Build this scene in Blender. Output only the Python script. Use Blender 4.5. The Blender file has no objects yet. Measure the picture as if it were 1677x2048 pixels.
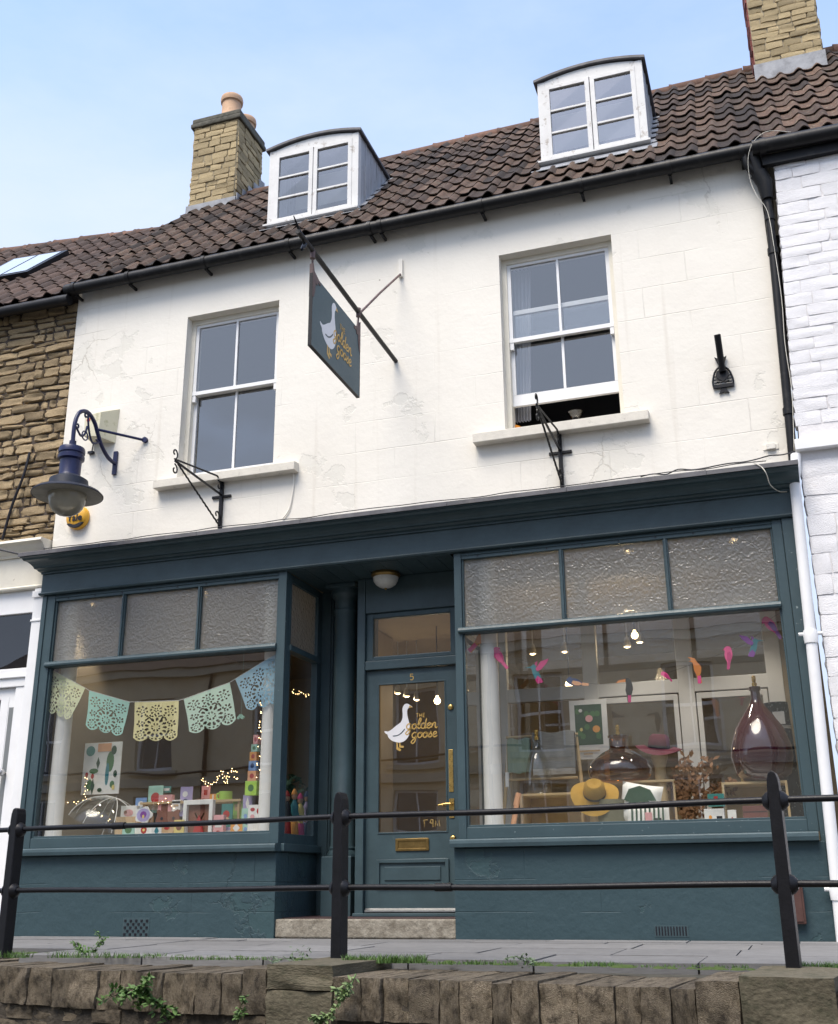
import bpy, bmesh, math, random
from mathutils import Vector, Matrix, noise
R = random.Random(7)
rad = math.radians
S = bpy.context.scene
COL = S.collection

# ------------------------------------------------------------------ camera
FPX, YAW, PITCH, ROLL = 2167.8, rad(18.529), rad(19.091), rad(-0.488)
CAM = Vector((0.0, -8.651, 0.38))
_f = Vector((-math.sin(YAW)*math.cos(PITCH), math.cos(YAW)*math.cos(PITCH), math.sin(PITCH)))
_r0 = Vector((math.cos(YAW), math.sin(YAW), 0.0)); _u0 = _r0.cross(_f)
_r = _r0*math.cos(ROLL) + _u0*math.sin(ROLL); _u = _u0*math.cos(ROLL) - _r0*math.sin(ROLL)
cam = bpy.data.cameras.new('camera'); camo = bpy.data.objects.new('camera', cam); COL.objects.link(camo)
cam.sensor_fit = 'VERTICAL'; cam.sensor_height = 24.0; cam.lens = 24.0*FPX/2048.0
cam.clip_start = 0.05; cam.clip_end = 2000
camo.matrix_world = Matrix(((_r.x, _u.x, -_f.x, CAM.x), (_r.y, _u.y, -_f.y, CAM.y), (_r.z, _u.z, -_f.z, CAM.z), (0, 0, 0, 1)))
S.camera = camo
def _ray(px, py): return _f + _r*((px-838.5)/FPX) - _u*((py-1024)/FPX)
def PY(px, py, y):
    d = _ray(px, py); return CAM + d*((y-CAM.y)/d.y)
def PX(px, py, x):
    d = _ray(px, py); return CAM + d*((x-CAM.x)/d.x)
def PZ(px, py, z):
    d = _ray(px, py); return CAM + d*((z-CAM.z)/d.z)

# ------------------------------------------------------------------ sky, sun, exposure
SUN_EL, SUN_AZ = rad(60), rad(-162)         # azimuth from +Y, negative = towards -X: hazy sun high over the street, from the left
w = bpy.data.worlds.new('World'); S.world = w; w.use_nodes = True
nt = w.node_tree; nt.nodes.clear()
sky = nt.nodes.new('ShaderNodeTexSky'); sky.sky_type = 'NISHITA'; sky.sun_disc = False
sky.sun_elevation = SUN_EL; sky.sun_rotation = SUN_AZ; sky.air_density = 1.0; sky.dust_density = 1.2; sky.ozone_density = 2.2
bg = nt.nodes.new('ShaderNodeBackground'); bg.inputs[1].default_value = 0.15
out = nt.nodes.new('ShaderNodeOutputWorld')
tc = nt.nodes.new('ShaderNodeTexCoord')
mp = nt.nodes.new('ShaderNodeMapping'); mp.inputs['Scale'].default_value = (1.2, 1.2, 3.2)
nz = nt.nodes.new('ShaderNodeTexNoise'); nz.inputs['Scale'].default_value = 1.3; nz.inputs['Detail'].default_value = 7; nz.inputs['Roughness'].default_value = .58
rp = nt.nodes.new('ShaderNodeValToRGB'); rp.color_ramp.elements[0].position = .44; rp.color_ramp.elements[1].position = .70
rp.color_ramp.elements[0].color = (.0, .0, .0, 1); rp.color_ramp.elements[1].color = (.55, .55, .55, 1)
# haze: the lower the direction, the paler the sky
sz = nt.nodes.new('ShaderNodeSeparateXYZ'); nt.links.new(tc.outputs['Generated'], sz.inputs[0])
hz = nt.nodes.new('ShaderNodeMapRange'); hz.interpolation_type = 'SMOOTHSTEP'; hz.inputs[1].default_value = .80; hz.inputs[2].default_value = .46; hz.inputs[3].default_value = .0; hz.inputs[4].default_value = .80; nt.links.new(sz.outputs[2], hz.inputs[0])
hs = nt.nodes.new('ShaderNodeMath'); hs.operation = 'ADD'; hs.use_clamp = True; nt.links.new(rp.outputs[0], hs.inputs[0]); nt.links.new(hz.outputs[0], hs.inputs[1])
mx = nt.nodes.new('ShaderNodeMix'); mx.data_type = 'RGBA'
mx.inputs[7].default_value = (1.85, 2.15, 2.75, 1)
nt.links.new(tc.outputs['Generated'], mp.inputs[0]); nt.links.new(mp.outputs[0], nz.inputs['Vector'])
nt.links.new(nz.outputs[0], rp.inputs[0]); nt.links.new(hs.outputs[0], mx.inputs[0])
nt.links.new(sky.outputs[0], mx.inputs[6]); nt.links.new(mx.outputs[2], bg.inputs[0]); nt.links.new(bg.outputs[0], out.inputs[0])
sl = bpy.data.lights.new('sun', 'SUN'); sl.energy = 1.5; sl.angle = rad(34); sl.color = (1, .91, .77)
so = bpy.data.objects.new('sun', sl); COL.objects.link(so); so.location = (-20, -30, 30)
_sd = Vector((math.sin(SUN_AZ)*math.cos(SUN_EL), math.cos(SUN_AZ)*math.cos(SUN_EL), math.sin(SUN_EL)))
so.rotation_euler = (-_sd).to_track_quat('-Z', 'Y').to_euler()
S.view_settings.view_transform = 'Standard'; S.view_settings.look = 'None'; S.view_settings.gamma = 1
S.view_settings.use_curve_mapping = False
S.view_settings.exposure = 1.48
S.render.engine = 'CYCLES'
S.cycles.use_denoising = True
S.cycles.max_bounces = 8; S.cycles.transparent_max_bounces = 16; S.cycles.caustics_reflective = False; S.cycles.caustics_refractive = False
S.cycles.sample_clamp_indirect = 6

# ------------------------------------------------------------------ materials
MATS = {}
def _new(name):
    m = bpy.data.materials.new(name); m.use_nodes = True; m.node_tree.nodes.clear(); MATS[name] = m
    return m, m.node_tree.nodes, m.node_tree.links
def mat(name, col, rough=.6, var=.12, scale=6., bump=.15, bscale=60., metal=0., spec=.4, col2=None, patch=None, pscale=3., plo=.55, phi=.62, coat=0., pervar=0., bdist=.004, obj=True, detail=5., stretch=None, trans=0.):
    """principled with noise colour variation, fine relief, optional second-colour patches and per-piece variation"""
    m, N, L = _new(name)
    o = N.new('ShaderNodeOutputMaterial'); b = N.new('ShaderNodeBsdfPrincipled'); L.new(b.outputs[0], o.inputs[0])
    b.inputs['Metallic'].default_value = metal; b.inputs['Specular IOR Level'].default_value = spec
    b.inputs['Coat Weight'].default_value = coat; b.inputs['Transmission Weight'].default_value = trans
    t = N.new('ShaderNodeTexCoord'); vec = t.outputs['Object']
    oi = N.new('ShaderNodeObjectInfo')
    if pervar > 0:      # move the texture with the piece so that copies differ
        ad = N.new('ShaderNodeVectorMath'); ad.operation = 'ADD'
        sc = N.new('ShaderNodeVectorMath'); sc.operation = 'SCALE'; sc.inputs[3].default_value = 37.
        cb = N.new('ShaderNodeCombineXYZ'); L.new(oi.outputs['Random'], cb.inputs[0]); L.new(oi.outputs['Random'], cb.inputs[1])
        L.new(cb.outputs[0], sc.inputs[0]); L.new(vec, ad.inputs[0]); L.new(sc.outputs[0], ad.inputs[1]); vec = ad.outputs[0]
    if stretch:
        mpn = N.new('ShaderNodeMapping'); mpn.inputs['Scale'].default_value = stretch; L.new(vec, mpn.inputs[0]); vec2 = mpn.outputs[0]
    else: vec2 = vec
    n1 = N.new('ShaderNodeTexNoise'); n1.inputs['Scale'].default_value = scale; n1.inputs['Detail'].default_value = detail; n1.inputs['Roughness'].default_value = .65
    L.new(vec2, n1.inputs['Vector'])
    r1 = N.new('ShaderNodeValToRGB'); e = r1.color_ramp.elements; e[0].position = .3; e[1].position = .7
    c2 = col2 if col2 else tuple(min(1, c*(1+var)) for c in col)
    c1 = col if col2 else tuple(c*(1-var) for c in col)
    e[0].color = (*c1, 1); e[1].color = (*c2, 1); L.new(n1.outputs[0], r1.inputs[0]); c = r1.outputs[0]
    if patch:
        n2 = N.new('ShaderNodeTexNoise'); n2.inputs['Scale'].default_value = pscale; n2.inputs['Detail'].default_value = 8; n2.inputs['Roughness'].default_value = .7
        L.new(vec, n2.inputs['Vector'])
        r2 = N.new('ShaderNodeValToRGB'); r2.color_ramp.elements[0].position = plo; r2.color_ramp.elements[1].position = phi; L.new(n2.outputs[0], r2.inputs[0])
        m2 = N.new('ShaderNodeMix'); m2.data_type = 'RGBA'; L.new(r2.outputs[0], m2.inputs[0]); L.new(c, m2.inputs[6]); m2.inputs[7].default_value = (*patch, 1); c = m2.outputs[2]
    if pervar > 0:
        ge = N.new('ShaderNodeNewGeometry'); a = N.new('ShaderNodeMath'); a.operation = 'ADD'; L.new(oi.outputs['Random'], a.inputs[0]); L.new(ge.outputs['Random Per Island'], a.inputs[1])
        fr = N.new('ShaderNodeMath'); fr.operation = 'FRACT'; L.new(a.outputs[0], fr.inputs[0])
        mr = N.new('ShaderNodeMapRange'); mr.inputs[3].default_value = 1-pervar; mr.inputs[4].default_value = 1+pervar; L.new(fr.outputs[0], mr.inputs[0])
        hs = N.new('ShaderNodeHueSaturation'); L.new(mr.outputs[0], hs.inputs['Value']); L.new(c, hs.inputs['Color']); c = hs.outputs[0]
    L.new(c, b.inputs['Base Color'])
    n3 = N.new('ShaderNodeTexNoise'); n3.inputs['Scale'].default_value = bscale; n3.inputs['Detail'].default_value = 6; L.new(vec2, n3.inputs['Vector'])
    rr = N.new('ShaderNodeMapRange'); rr.inputs[3].default_value = max(.02, rough-.1); rr.inputs[4].default_value = min(1, rough+.12); L.new(n3.outputs[0], rr.inputs[0]); L.new(rr.outputs[0], b.inputs['Roughness'])
    if bump > 0:
        bp = N.new('ShaderNodeBump'); bp.inputs['Strength'].default_value = bump; bp.inputs['Distance'].default_value = bdist; L.new(n3.outputs[0], bp.inputs['Height']); L.new(bp.outputs[0], b.inputs['Normal'])
    return m
def emit(name, col, s):
    m, N, L = _new(name); o = N.new('ShaderNodeOutputMaterial'); e = N.new('ShaderNodeEmission'); e.inputs[0].default_value = (*col, 1); e.inputs[1].default_value = s; L.new(e.outputs[0], o.inputs[0]); return m
def schlick(N, L, k, nrm=None):
    """two-sided Fresnel reflectance of a thin pane, times k"""
    lw = N.new('ShaderNodeLayerWeight'); lw.inputs[0].default_value = .5
    if nrm is not None: L.new(nrm, lw.inputs['Normal'])
    pw = N.new('ShaderNodeMath'); pw.operation = 'POWER'; pw.inputs[1].default_value = 5; L.new(lw.outputs['Facing'], pw.inputs[0])
    ma = N.new('ShaderNodeMath'); ma.operation = 'MULTIPLY_ADD'; ma.inputs[1].default_value = .96; ma.inputs[2].default_value = .04; L.new(pw.outputs[0], ma.inputs[0])
    mu = N.new('ShaderNodeMath'); mu.operation = 'MULTIPLY'; mu.inputs[1].default_value = k; mu.use_clamp = True; L.new(ma.outputs[0], mu.inputs[0]); return mu
def glass(name, tint=(.96, .97, .96), refl=1.9, wob=.02, rough=0.0):
    """thin window pane: Fresnel mix of a clear pane and its mirror reflection, slightly wavy"""
    m, N, L = _new(name); o = N.new('ShaderNodeOutputMaterial'); t = N.new('ShaderNodeBsdfTransparent'); t.inputs[0].default_value = (*tint, 1)
    g = N.new('ShaderNodeBsdfGlossy'); g.inputs['Roughness'].default_value = rough; g.inputs[0].default_value = (1, 1, 1, 1)
    mu = schlick(N, L, refl)
    mx = N.new('ShaderNodeMixShader'); L.new(mu.outputs[0], mx.inputs[0]); L.new(t.outputs[0], mx.inputs[1]); L.new(g.outputs[0], mx.inputs[2]); L.new(mx.outputs[0], o.inputs[0])
    tc = N.new('ShaderNodeTexCoord'); n = N.new('ShaderNodeTexNoise'); n.inputs['Scale'].default_value = 1.6; n.inputs['Detail'].default_value = 1; L.new(tc.outputs['Object'], n.inputs['Vector'])
    b = N.new('ShaderNodeBump'); b.inputs['Strength'].default_value = wob; b.inputs['Distance'].default_value = .05; L.new(n.outputs[0], b.inputs['Height']); L.new(b.outputs[0], g.inputs['Normal'])
    return m
def frosted(name):
    """hammered obscure glass"""
    m, N, L = _new(name); o = N.new('ShaderNodeOutputMaterial')
    tc = N.new('ShaderNodeTexCoord')
    nn = N.new('ShaderNodeTexNoise'); nn.inputs['Scale'].default_value = 14; L.new(tc.outputs['Object'], nn.inputs['Vector'])
    ad = N.new('ShaderNodeMix'); ad.data_type = 'RGBA'; ad.inputs[0].default_value = .07; L.new(tc.outputs['Object'], ad.inputs[6]); L.new(nn.outputs['Color'], ad.inputs[7])
    v = N.new('ShaderNodeTexVoronoi'); v.feature = 'SMOOTH_F1'; v.inputs['Scale'].default_value = 40; v.inputs['Smoothness'].default_value = .25; L.new(ad.outputs[2], v.inputs['Vector'])
    b = N.new('ShaderNodeBump'); b.inputs['Strength'].default_value = .5; b.inputs['Distance'].default_value = .011; L.new(v.outputs['Distance'], b.inputs['Height'])
    g = N.new('ShaderNodeBsdfGlossy'); g.inputs['Roughness'].default_value = .22; L.new(b.outputs[0], g.inputs['Normal'])
    rf = N.new('ShaderNodeBsdfRefraction'); rf.inputs['IOR'].default_value = 1.25; rf.inputs['Roughness'].default_value = .32; rf.inputs[0].default_value = (.9, .9, .86, 1); L.new(b.outputs[0], rf.inputs['Normal'])
    tl = N.new('ShaderNodeBsdfTranslucent'); tl.inputs[0].default_value = (.75, .74, .7, 1)
    df = N.new('ShaderNodeBsdfDiffuse'); df.inputs[0].default_value = (.55, .54, .5, 1); L.new(b.outputs[0], df.inputs['Normal'])
    m0 = N.new('ShaderNodeMixShader'); m0.inputs[0].default_value = .45; L.new(tl.outputs[0], m0.inputs[1]); L.new(df.outputs[0], m0.inputs[2])
    m1 = N.new('ShaderNodeMixShader'); m1.inputs[0].default_value = .52; L.new(rf.outputs[0], m1.inputs[1]); L.new(m0.outputs[0], m1.inputs[2])
    mu = schlick(N, L, 1.5, b.outputs[0])
    m2 = N.new('ShaderNodeMixShader'); L.new(mu.outputs[0], m2.inputs[0]); L.new(m1.outputs[0], m2.inputs[1]); L.new(g.outputs[0], m2.inputs[2]); L.new(m2.outputs[0], o.inputs[0])
    return m
def ashlar(name, col, stain, peel, bw=.78, bh=.30, off=(0, 0), rough=.75, line=.16, bumpd=.008, peel_lo=.632, lump=.28):
    """old painted render scribed with block joints, stained and flaking"""
    m, N, L = _new(name); o = N.new('ShaderNodeOutputMaterial'); b = N.new('ShaderNodeBsdfPrincipled'); L.new(b.outputs[0], o.inputs[0]); b.inputs['Specular IOR Level'].default_value = .25
    tc = N.new('ShaderNodeTexCoord'); sx = N.new('ShaderNodeSeparateXYZ'); L.new(tc.outputs['Object'], sx.inputs[0]); cx = N.new('ShaderNodeCombineXYZ'); L.new(sx.outputs[0], cx.inputs[0]); L.new(sx.outputs[2], cx.inputs[1])
    wob = N.new('ShaderNodeTexNoise'); wob.inputs['Scale'].default_value = 2.5; L.new(tc.outputs['Object'], wob.inputs['Vector'])
    va = N.new('ShaderNodeVectorMath'); va.operation = 'MULTIPLY_ADD'; va.inputs[1].default_value = (.02, .02, 0); L.new(wob.outputs['Color'], va.inputs[0]); L.new(cx.outputs[0], va.inputs[2])
    mp = N.new('ShaderNodeMapping'); mp.inputs['Location'].default_value = (off[0], off[1], 0); L.new(va.outputs[0], mp.inputs[0])
    br = N.new('ShaderNodeTexBrick'); br.inputs['Scale'].default_value = 1; br.inputs['Brick Width'].default_value = bw; br.inputs['Row Height'].default_value = bh; br.inputs['Mortar Size'].default_value = .0045; br.inputs['Mortar Smooth'].default_value = .6
    L.new(mp.outputs[0], br.inputs['Vector'])
    # joints fade in and out
    nb = N.new('ShaderNodeTexNoise'); nb.inputs['Scale'].default_value = .9; nb.inputs['Detail'].default_value = 3; L.new(tc.outputs['Object'], nb.inputs['Vector'])
    rb = N.new('ShaderNodeMapRange'); rb.inputs[1].default_value = .45; rb.inputs[2].default_value = .70; L.new(nb.outputs[0], rb.inputs[0])
    jm = N.new('ShaderNodeMath'); jm.operation = 'MULTIPLY'; L.new(br.outputs['Fac'], jm.inputs[0]); L.new(rb.outputs[0], jm.inputs[1])
    # flakes
    n2 = N.new('ShaderNodeTexNoise'); n2.inputs['Scale'].default_value = 2.3; n2.inputs['Detail'].default_value = 9; n2.inputs['Roughness'].default_value = .62; L.new(tc.outputs['Object'], n2.inputs['Vector'])
    n2b = N.new('ShaderNodeTexNoise'); n2b.inputs['Scale'].default_value = .55; n2b.inputs['Detail'].default_value = 2; L.new(tc.outputs['Object'], n2b.inputs['Vector'])
    ns = N.new('ShaderNodeMath'); ns.operation = 'MULTIPLY_ADD'; ns.inputs[1].default_value = .5; L.new(n2b.outputs[0], ns.inputs[0]); 
    hv = N.new('ShaderNodeMath'); hv.operation = 'MULTIPLY'; hv.inputs[1].default_value = .75; L.new(n2.outputs[0], hv.inputs[0]); L.new(hv.outputs[0], ns.inputs[2])
    rf = N.new('ShaderNodeMapRange'); rf.inputs[1].default_value = peel_lo+.08; rf.inputs[2].default_value = peel_lo+.095; L.new(ns.outputs[0], rf.inputs[0])
    # colour
    n1 = N.new('ShaderNodeTexNoise'); n1.inputs['Scale'].default_value = 1.1; n1.inputs['Detail'].default_value = 8; n1.inputs['Roughness'].default_value = .6; L.new(tc.outputs['Object'], n1.inputs['Vector'])
    r1 = N.new('ShaderNodeValToRGB'); e = r1.color_ramp.elements; e[0].position = .35; e[1].position = .68; e[0].color = (*[c*1.02 for c in col], 1); e[1].color = (*[c*.9+s*.1 for c, s in zip(col, stain)], 1); L.new(n1.outputs[0], r1.inputs[0])
    mA = N.new('ShaderNodeMix'); mA.data_type = 'RGBA'; L.new(rf.outputs[0], mA.inputs[0]); L.new(r1.outputs[0], mA.inputs[6]); mA.inputs[7].default_value = (*peel, 1)
    mB = N.new('ShaderNodeMix'); mB.data_type = 'RGBA'; jl = N.new('ShaderNodeMath'); jl.operation = 'MULTIPLY'; jl.inputs[1].default_value = line; L.new(jm.outputs[0], jl.inputs[0]); L.new(jl.outputs[0], mB.inputs[0]); L.new(mA.outputs[2], mB.inputs[6]); mB.inputs[7].default_value = (*stain, 1)
    # run-off streaks
    ms = N.new('ShaderNodeMapping'); ms.inputs['Scale'].default_value = (9, 9, .35); L.new(tc.outputs['Object'], ms.inputs[0])
    st = N.new('ShaderNodeTexNoise'); st.inputs['Scale'].default_value = 1; st.inputs['Detail'].default_value = 4; L.new(ms.outputs[0], st.inputs['Vector'])
    rs = N.new('ShaderNodeMapRange'); rs.inputs[1].default_value = .62; rs.inputs[2].default_value = .8; rs.inputs[4].default_value = .3; L.new(st.outputs[0], rs.inputs[0])
    mC = N.new('ShaderNodeMix'); mC.data_type = 'RGBA'; L.new(rs.outputs[0], mC.inputs[0]); L.new(mB.outputs[2], mC.inputs[6]); mC.inputs[7].default_value = (*stain, 1)
    # pits and nicks
    vp = N.new('ShaderNodeTexVoronoi'); vp.inputs['Scale'].default_value = 5; L.new(tc.outputs['Object'], vp.inputs['Vector'])
    rv = N.new('ShaderNodeMapRange'); rv.inputs[1].default_value = .05; rv.inputs[2].default_value = .035; rv.inputs[4].default_value = .7; L.new(vp.outputs['Distance'], rv.inputs[0])
    nk = N.new('ShaderNodeMath'); nk.operation = 'MULTIPLY'; L.new(rv.outputs[0], nk.inputs[0])
    rk = N.new('ShaderNodeMapRange'); rk.inputs[1].default_value = .55; rk.inputs[2].default_value = .6; L.new(n1.outputs[0], rk.inputs[0]); L.new(rk.outputs[0], nk.inputs[1])
    mD = N.new('ShaderNodeMix'); mD.data_type = 'RGBA'; L.new(nk.outputs[0], mD.inputs[0]); L.new(mC.outputs[2], mD.inputs[6]); mD.inputs[7].default_value = (*[s*.6 for s in stain], 1)
    wc = N.new('ShaderNodeVectorMath'); wc.operation = 'MULTIPLY_ADD'; wc.inputs[1].default_value = (.35, .35, .35); L.new(n2.outputs['Color'], wc.inputs[0]); L.new(tc.outputs['Object'], wc.inputs[2])
    vc = N.new('ShaderNodeTexVoronoi'); vc.feature = 'DISTANCE_TO_EDGE'; vc.inputs['Scale'].default_value = 1.6; L.new(wc.outputs[0], vc.inputs['Vector'])
    rc = N.new('ShaderNodeMapRange'); rc.inputs[1].default_value = .012; rc.inputs[2].default_value = .004; L.new(vc.outputs['Distance'], rc.inputs[0])
    ck = N.new('ShaderNodeMath'); ck.operation = 'MULTIPLY'; L.new(rc.outputs[0], ck.inputs[0]); rq = N.new('ShaderNodeMapRange'); rq.inputs[1].default_value = .60; rq.inputs[2].default_value = .66; L.new(n2b.outputs[0], rq.inputs[0]); L.new(rq.outputs[0], ck.inputs[1])
    ck2 = N.new('ShaderNodeMath'); ck2.operation = 'MULTIPLY'; ck2.inputs[1].default_value = .35; L.new(ck.outputs[0], ck2.inputs[0])
    mE = N.new('ShaderNodeMix'); mE.data_type = 'RGBA'; L.new(ck2.outputs[0], mE.inputs[0]); L.new(mD.outputs[2], mE.inputs[6]); mE.inputs[7].default_value = (*[s*.7 for s in stain], 1)
    L.new(mE.outputs[2], b.inputs['Base Color']); b.inputs['Roughness'].default_value = rough
    # relief
    n4 = N.new('ShaderNodeTexNoise'); n4.inputs['Scale'].default_value = 26; n4.inputs['Detail'].default_value = 6; L.new(tc.outputs['Object'], n4.inputs['Vector'])
    n5 = N.new('ShaderNodeTexNoise'); n5.inputs['Scale'].default_value = 6; n5.inputs['Detail'].default_value = 3; L.new(tc.outputs['Object'], n5.inputs['Vector'])
    def mad(a, k, c):
        q = N.new('ShaderNodeMath'); q.operation = 'MULTIPLY_ADD'; L.new(a, q.inputs[0]); q.inputs[1].default_value = k
        if c is None: q.inputs[2].default_value = 0
        else: L.new(c, q.inputs[2])
        return q.outputs[0]
    h = mad(jm.outputs[0], -.8, None); h = mad(rf.outputs[0], -.26, h); h = mad(n4.outputs[0], lump, h); h = mad(n5.outputs[0], lump*2.2, h); h = mad(nk.outputs[0], -.4, h); h = mad(ck.outputs[0], -.2, h)
    bp = N.new('ShaderNodeBump'); bp.inputs['Strength'].default_value = .8; bp.inputs['Distance'].default_value = bumpd; L.new(h, bp.inputs['Height']); L.new(bp.outputs[0], b.inputs['Normal'])
    return m

# ------------------------------------------------------------------ mesh helpers
class MB:
    def __init__(s): s.v = []; s.f = []; s.m = []; s.cur = 0
    def _add(s, vs, fs):
        n = len(s.v); s.v += [tuple(v) for v in vs]; s.f += [tuple(i+n for i in f) for f in fs]; s.m += [s.cur]*len(fs); return s
    def box(s, x0, x1, y0, y1, z0, z1, mtx=None):
        vs = [Vector((x, y, z)) for z in (z0, z1) for y in (y0, y1) for x in (x0, x1)]
        if mtx: vs = [mtx @ v for v in vs]
        return s._add(vs, [(0, 2, 3, 1), (4, 5, 7, 6), (0, 1, 5, 4), (2, 6, 7, 3), (0, 4, 6, 2), (1, 3, 7, 5)])
    def quad(s, a, b, c, d): return s._add([a, b, c, d], [(0, 1, 2, 3)])
    def tube(s, pts, r, n=8, closed=False, cap=True, flat=None):
        """round bar along pts; r number or list"""
        pts = [Vector(p) for p in pts]; k = len(pts); rs = r if isinstance(r, (list, tuple)) else [r]*k
        vs = []; prev = None
        for i, p in enumerate(pts):
            a = pts[(i-1) % k] if (i > 0 or closed) else p; b = pts[(i+1) % k] if (i < k-1 or closed) else p
            t = (b-a).normalized() if (b-a).length > 1e-9 else Vector((0, 0, 1))
            if prev is None:
                up = Vector((0, 0, 1)) if abs(t.z) < .9 else Vector((1, 0, 0)); u = t.cross(up).normalized()
            else:
                u = (prev - t*prev.dot(t)); u = u.normalized() if u.length > 1e-6 else t.orthogonal().normalized()
            prev = u; v = t.cross(u)
            for j in range(n):
                an = 2*math.pi*j/n + (math.pi/n if n == 4 else 0); fu, fv = (1, 1) if not flat else flat
                vs.append(p + u*(math.cos(an)*rs[i]*fu) + v*(math.sin(an)*rs[i]*fv))
        fs = []
        for i in range(k if closed else k-1):
            for j in range(n):
                a = i*n+j; b = i*n+(j+1) % n; c = ((i+1) % k)*n+(j+1) % n; d = ((i+1) % k)*n+j; fs.append((a, b, c, d))
        if cap and not closed: fs += [tuple(range(n-1, -1, -1)), tuple((k-1)*n+j for j in range(n))]
        return s._add(vs, fs)
    def lathe(s, prof, c=(0, 0, 0), n=24, axis='z', mtx=None):
        """prof = [(radius, height)...]"""
        vs = []; c = Vector(c)
        for r, h in prof:
            for j in range(n):
                a = 2*math.pi*j/n; p = Vector((r*math.cos(a), r*math.sin(a), h))
                if axis == 'y': p = Vector((p.x, -p.z, p.y))
                elif axis == 'x': p = Vector((p.z, p.x, p.y))
                if mtx: p = mtx @ p
                vs.append(c+p)
        k = len(prof); fs = [(i*n+j, i*n+(j+1) % n, (i+1)*n+(j+1) % n, (i+1)*n+j) for i in range(k-1) for j in range(n)]
        if prof[0][0] > 1e-5: fs.append(tuple(range(n-1, -1, -1)))
        if prof[-1][0] > 1e-5: fs.append(tuple((k-1)*n+j for j in range(n)))
        return s._add(vs, fs)
    def prism(s, poly, fn, d0, d1):
        """polygon of (u,v) extruded between depths d0,d1; fn(u,v,d)->xyz"""
        n = len(poly); vs = [fn(u, v, d0) for u, v in poly]+[fn(u, v, d1) for u, v in poly]
        return s._add(vs, [tuple(range(n-1, -1, -1)), tuple(range(n, 2*n))]+[(i, (i+1) % n, n+(i+1) % n, n+i) for i in range(n)])
    def sweep(s, prof, x0, x1):
        """profile of (y,z) swept along x"""
        return s.prism(prof, lambda u, v, d: (d, u, v), x0, x1)
    def ribbon(s, pts, wd, fn, d0, d1):
        """flat brush stroke: 2d polyline of given width"""
        pts = [Vector(p) for p in pts]; k = len(pts); Lf = []; Rt = []
        for i, p in enumerate(pts):
            t = (pts[min(i+1, k-1)]-pts[max(i-1, 0)]); t = t.normalized() if t.length > 0 else Vector((1, 0)); nn = Vector((-t.y, t.x))
            ww = wd*(.55 if i in (0, k-1) else 1)*.5; Lf.append(p+nn*ww); Rt.append(p-nn*ww)
        for i in range(k-1): s.prism([tuple(Rt[i]), tuple(Rt[i+1]), tuple(Lf[i+1]), tuple(Lf[i])], fn, d0, d1)
        return s
    def mesh(s, name, mats, smooth=False, bevel=0):
        me = bpy.data.meshes.new(name); me.from_pydata(s.v, [], s.f)
        for m in (mats if isinstance(mats, (list, tuple)) else [mats]): me.materials.append(MATS[m] if isinstance(m, str) else m)
        me.polygons.foreach_set('material_index', s.m)
        bm = bmesh.new(); bm.from_mesh(me); bmesh.ops.recalc_face_normals(bm, faces=bm.faces if len(s.f) > 1 else [])
        if bevel > 0:
            bmesh.ops.remove_doubles(bm, verts=bm.verts, dist=1e-6)
            es = [e for e in bm.edges if len(e.link_faces) == 2 and e.calc_face_angle(0) > .5]
            bmesh.ops.bevel(bm, geom=es, offset=bevel, segments=2, affect='EDGES', profile=.6, clamp_overlap=True)
        bm.to_mesh(me); bm.free()
        if smooth: smooth_mesh(me, smooth if not isinstance(smooth, bool) else 40)
        return me
    def build(s, name, mats, parent=None, smooth=False, bevel=0, **kw):
        return link(s.mesh(name, mats, smooth, bevel), name, parent, **kw)
def smooth_mesh(me, ang=40):
    me.polygons.foreach_set('use_smooth', [True]*len(me.polygons))
    me.set_sharp_from_angle(angle=rad(ang))
def link(me, name, parent=None, loc=None, mtx=None, label=None, kind=None):
    o = bpy.data.objects.new(name, me); COL.objects.link(o)
    if parent is not None:
        o.parent = parent
        # parts keep world coordinates: undo the root empty's own place
        if parent.parent is None and parent.type == 'EMPTY': base = Matrix.Translation(-parent.location)
        elif parent.parent is None: base = parent.matrix_basis.inverted()
        else: base = Matrix.Identity(4)
    else: base = Matrix.Identity(4)
    m = mtx if mtx else (Matrix.Translation(loc) if loc is not None else Matrix.Identity(4))
    o.matrix_basis = base @ m
    if label: o['label'] = label
    if kind: o['kind'] = kind
    return o
def thing(name, label, cat, loc=(0, 0, 0), group=None):
    o = bpy.data.objects.new(name, None); COL.objects.link(o); o.location = loc; o.empty_display_size = .1
    o['label'] = label; o['category'] = cat
    if group: o['group'] = group
    return o
def tag(o, label, cat, group=None):
    o['label'] = label; o['category'] = cat
    if group: o['group'] = group
    return o
def struct(o): o['kind'] = 'structure'; return o
def smoothline(pts, n=6, closed=False):
    """Catmull-Rom through points"""
    pts = [Vector(p) for p in pts]; k = len(pts); outp = []
    for i in range(k if closed else k-1):
        p0 = pts[(i-1) % k] if (closed or i > 0) else pts[i]; p1 = pts[i]; p2 = pts[(i+1) % k]; p3 = pts[(i+2) % k] if (closed or i < k-2) else pts[(i+1) % k]
        for j in range(n):
            t = j/n; outp.append(.5*((2*p1)+(p2-p0)*t+(2*p0-5*p1+4*p2-p3)*t*t+(3*p1-p0-3*p2+p3)*t*t*t))
    if not closed: outp.append(pts[-1])
    return outp
def spiral(c, r0, r1, a0, a1, n=18):
    return [(c[0]+(r0+(r1-r0)*i/n)*math.cos(a0+(a1-a0)*i/n), c[1]+(r0+(r1-r0)*i/n)*math.sin(a0+(a1-a0)*i/n)) for i in range(n+1)]
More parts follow.
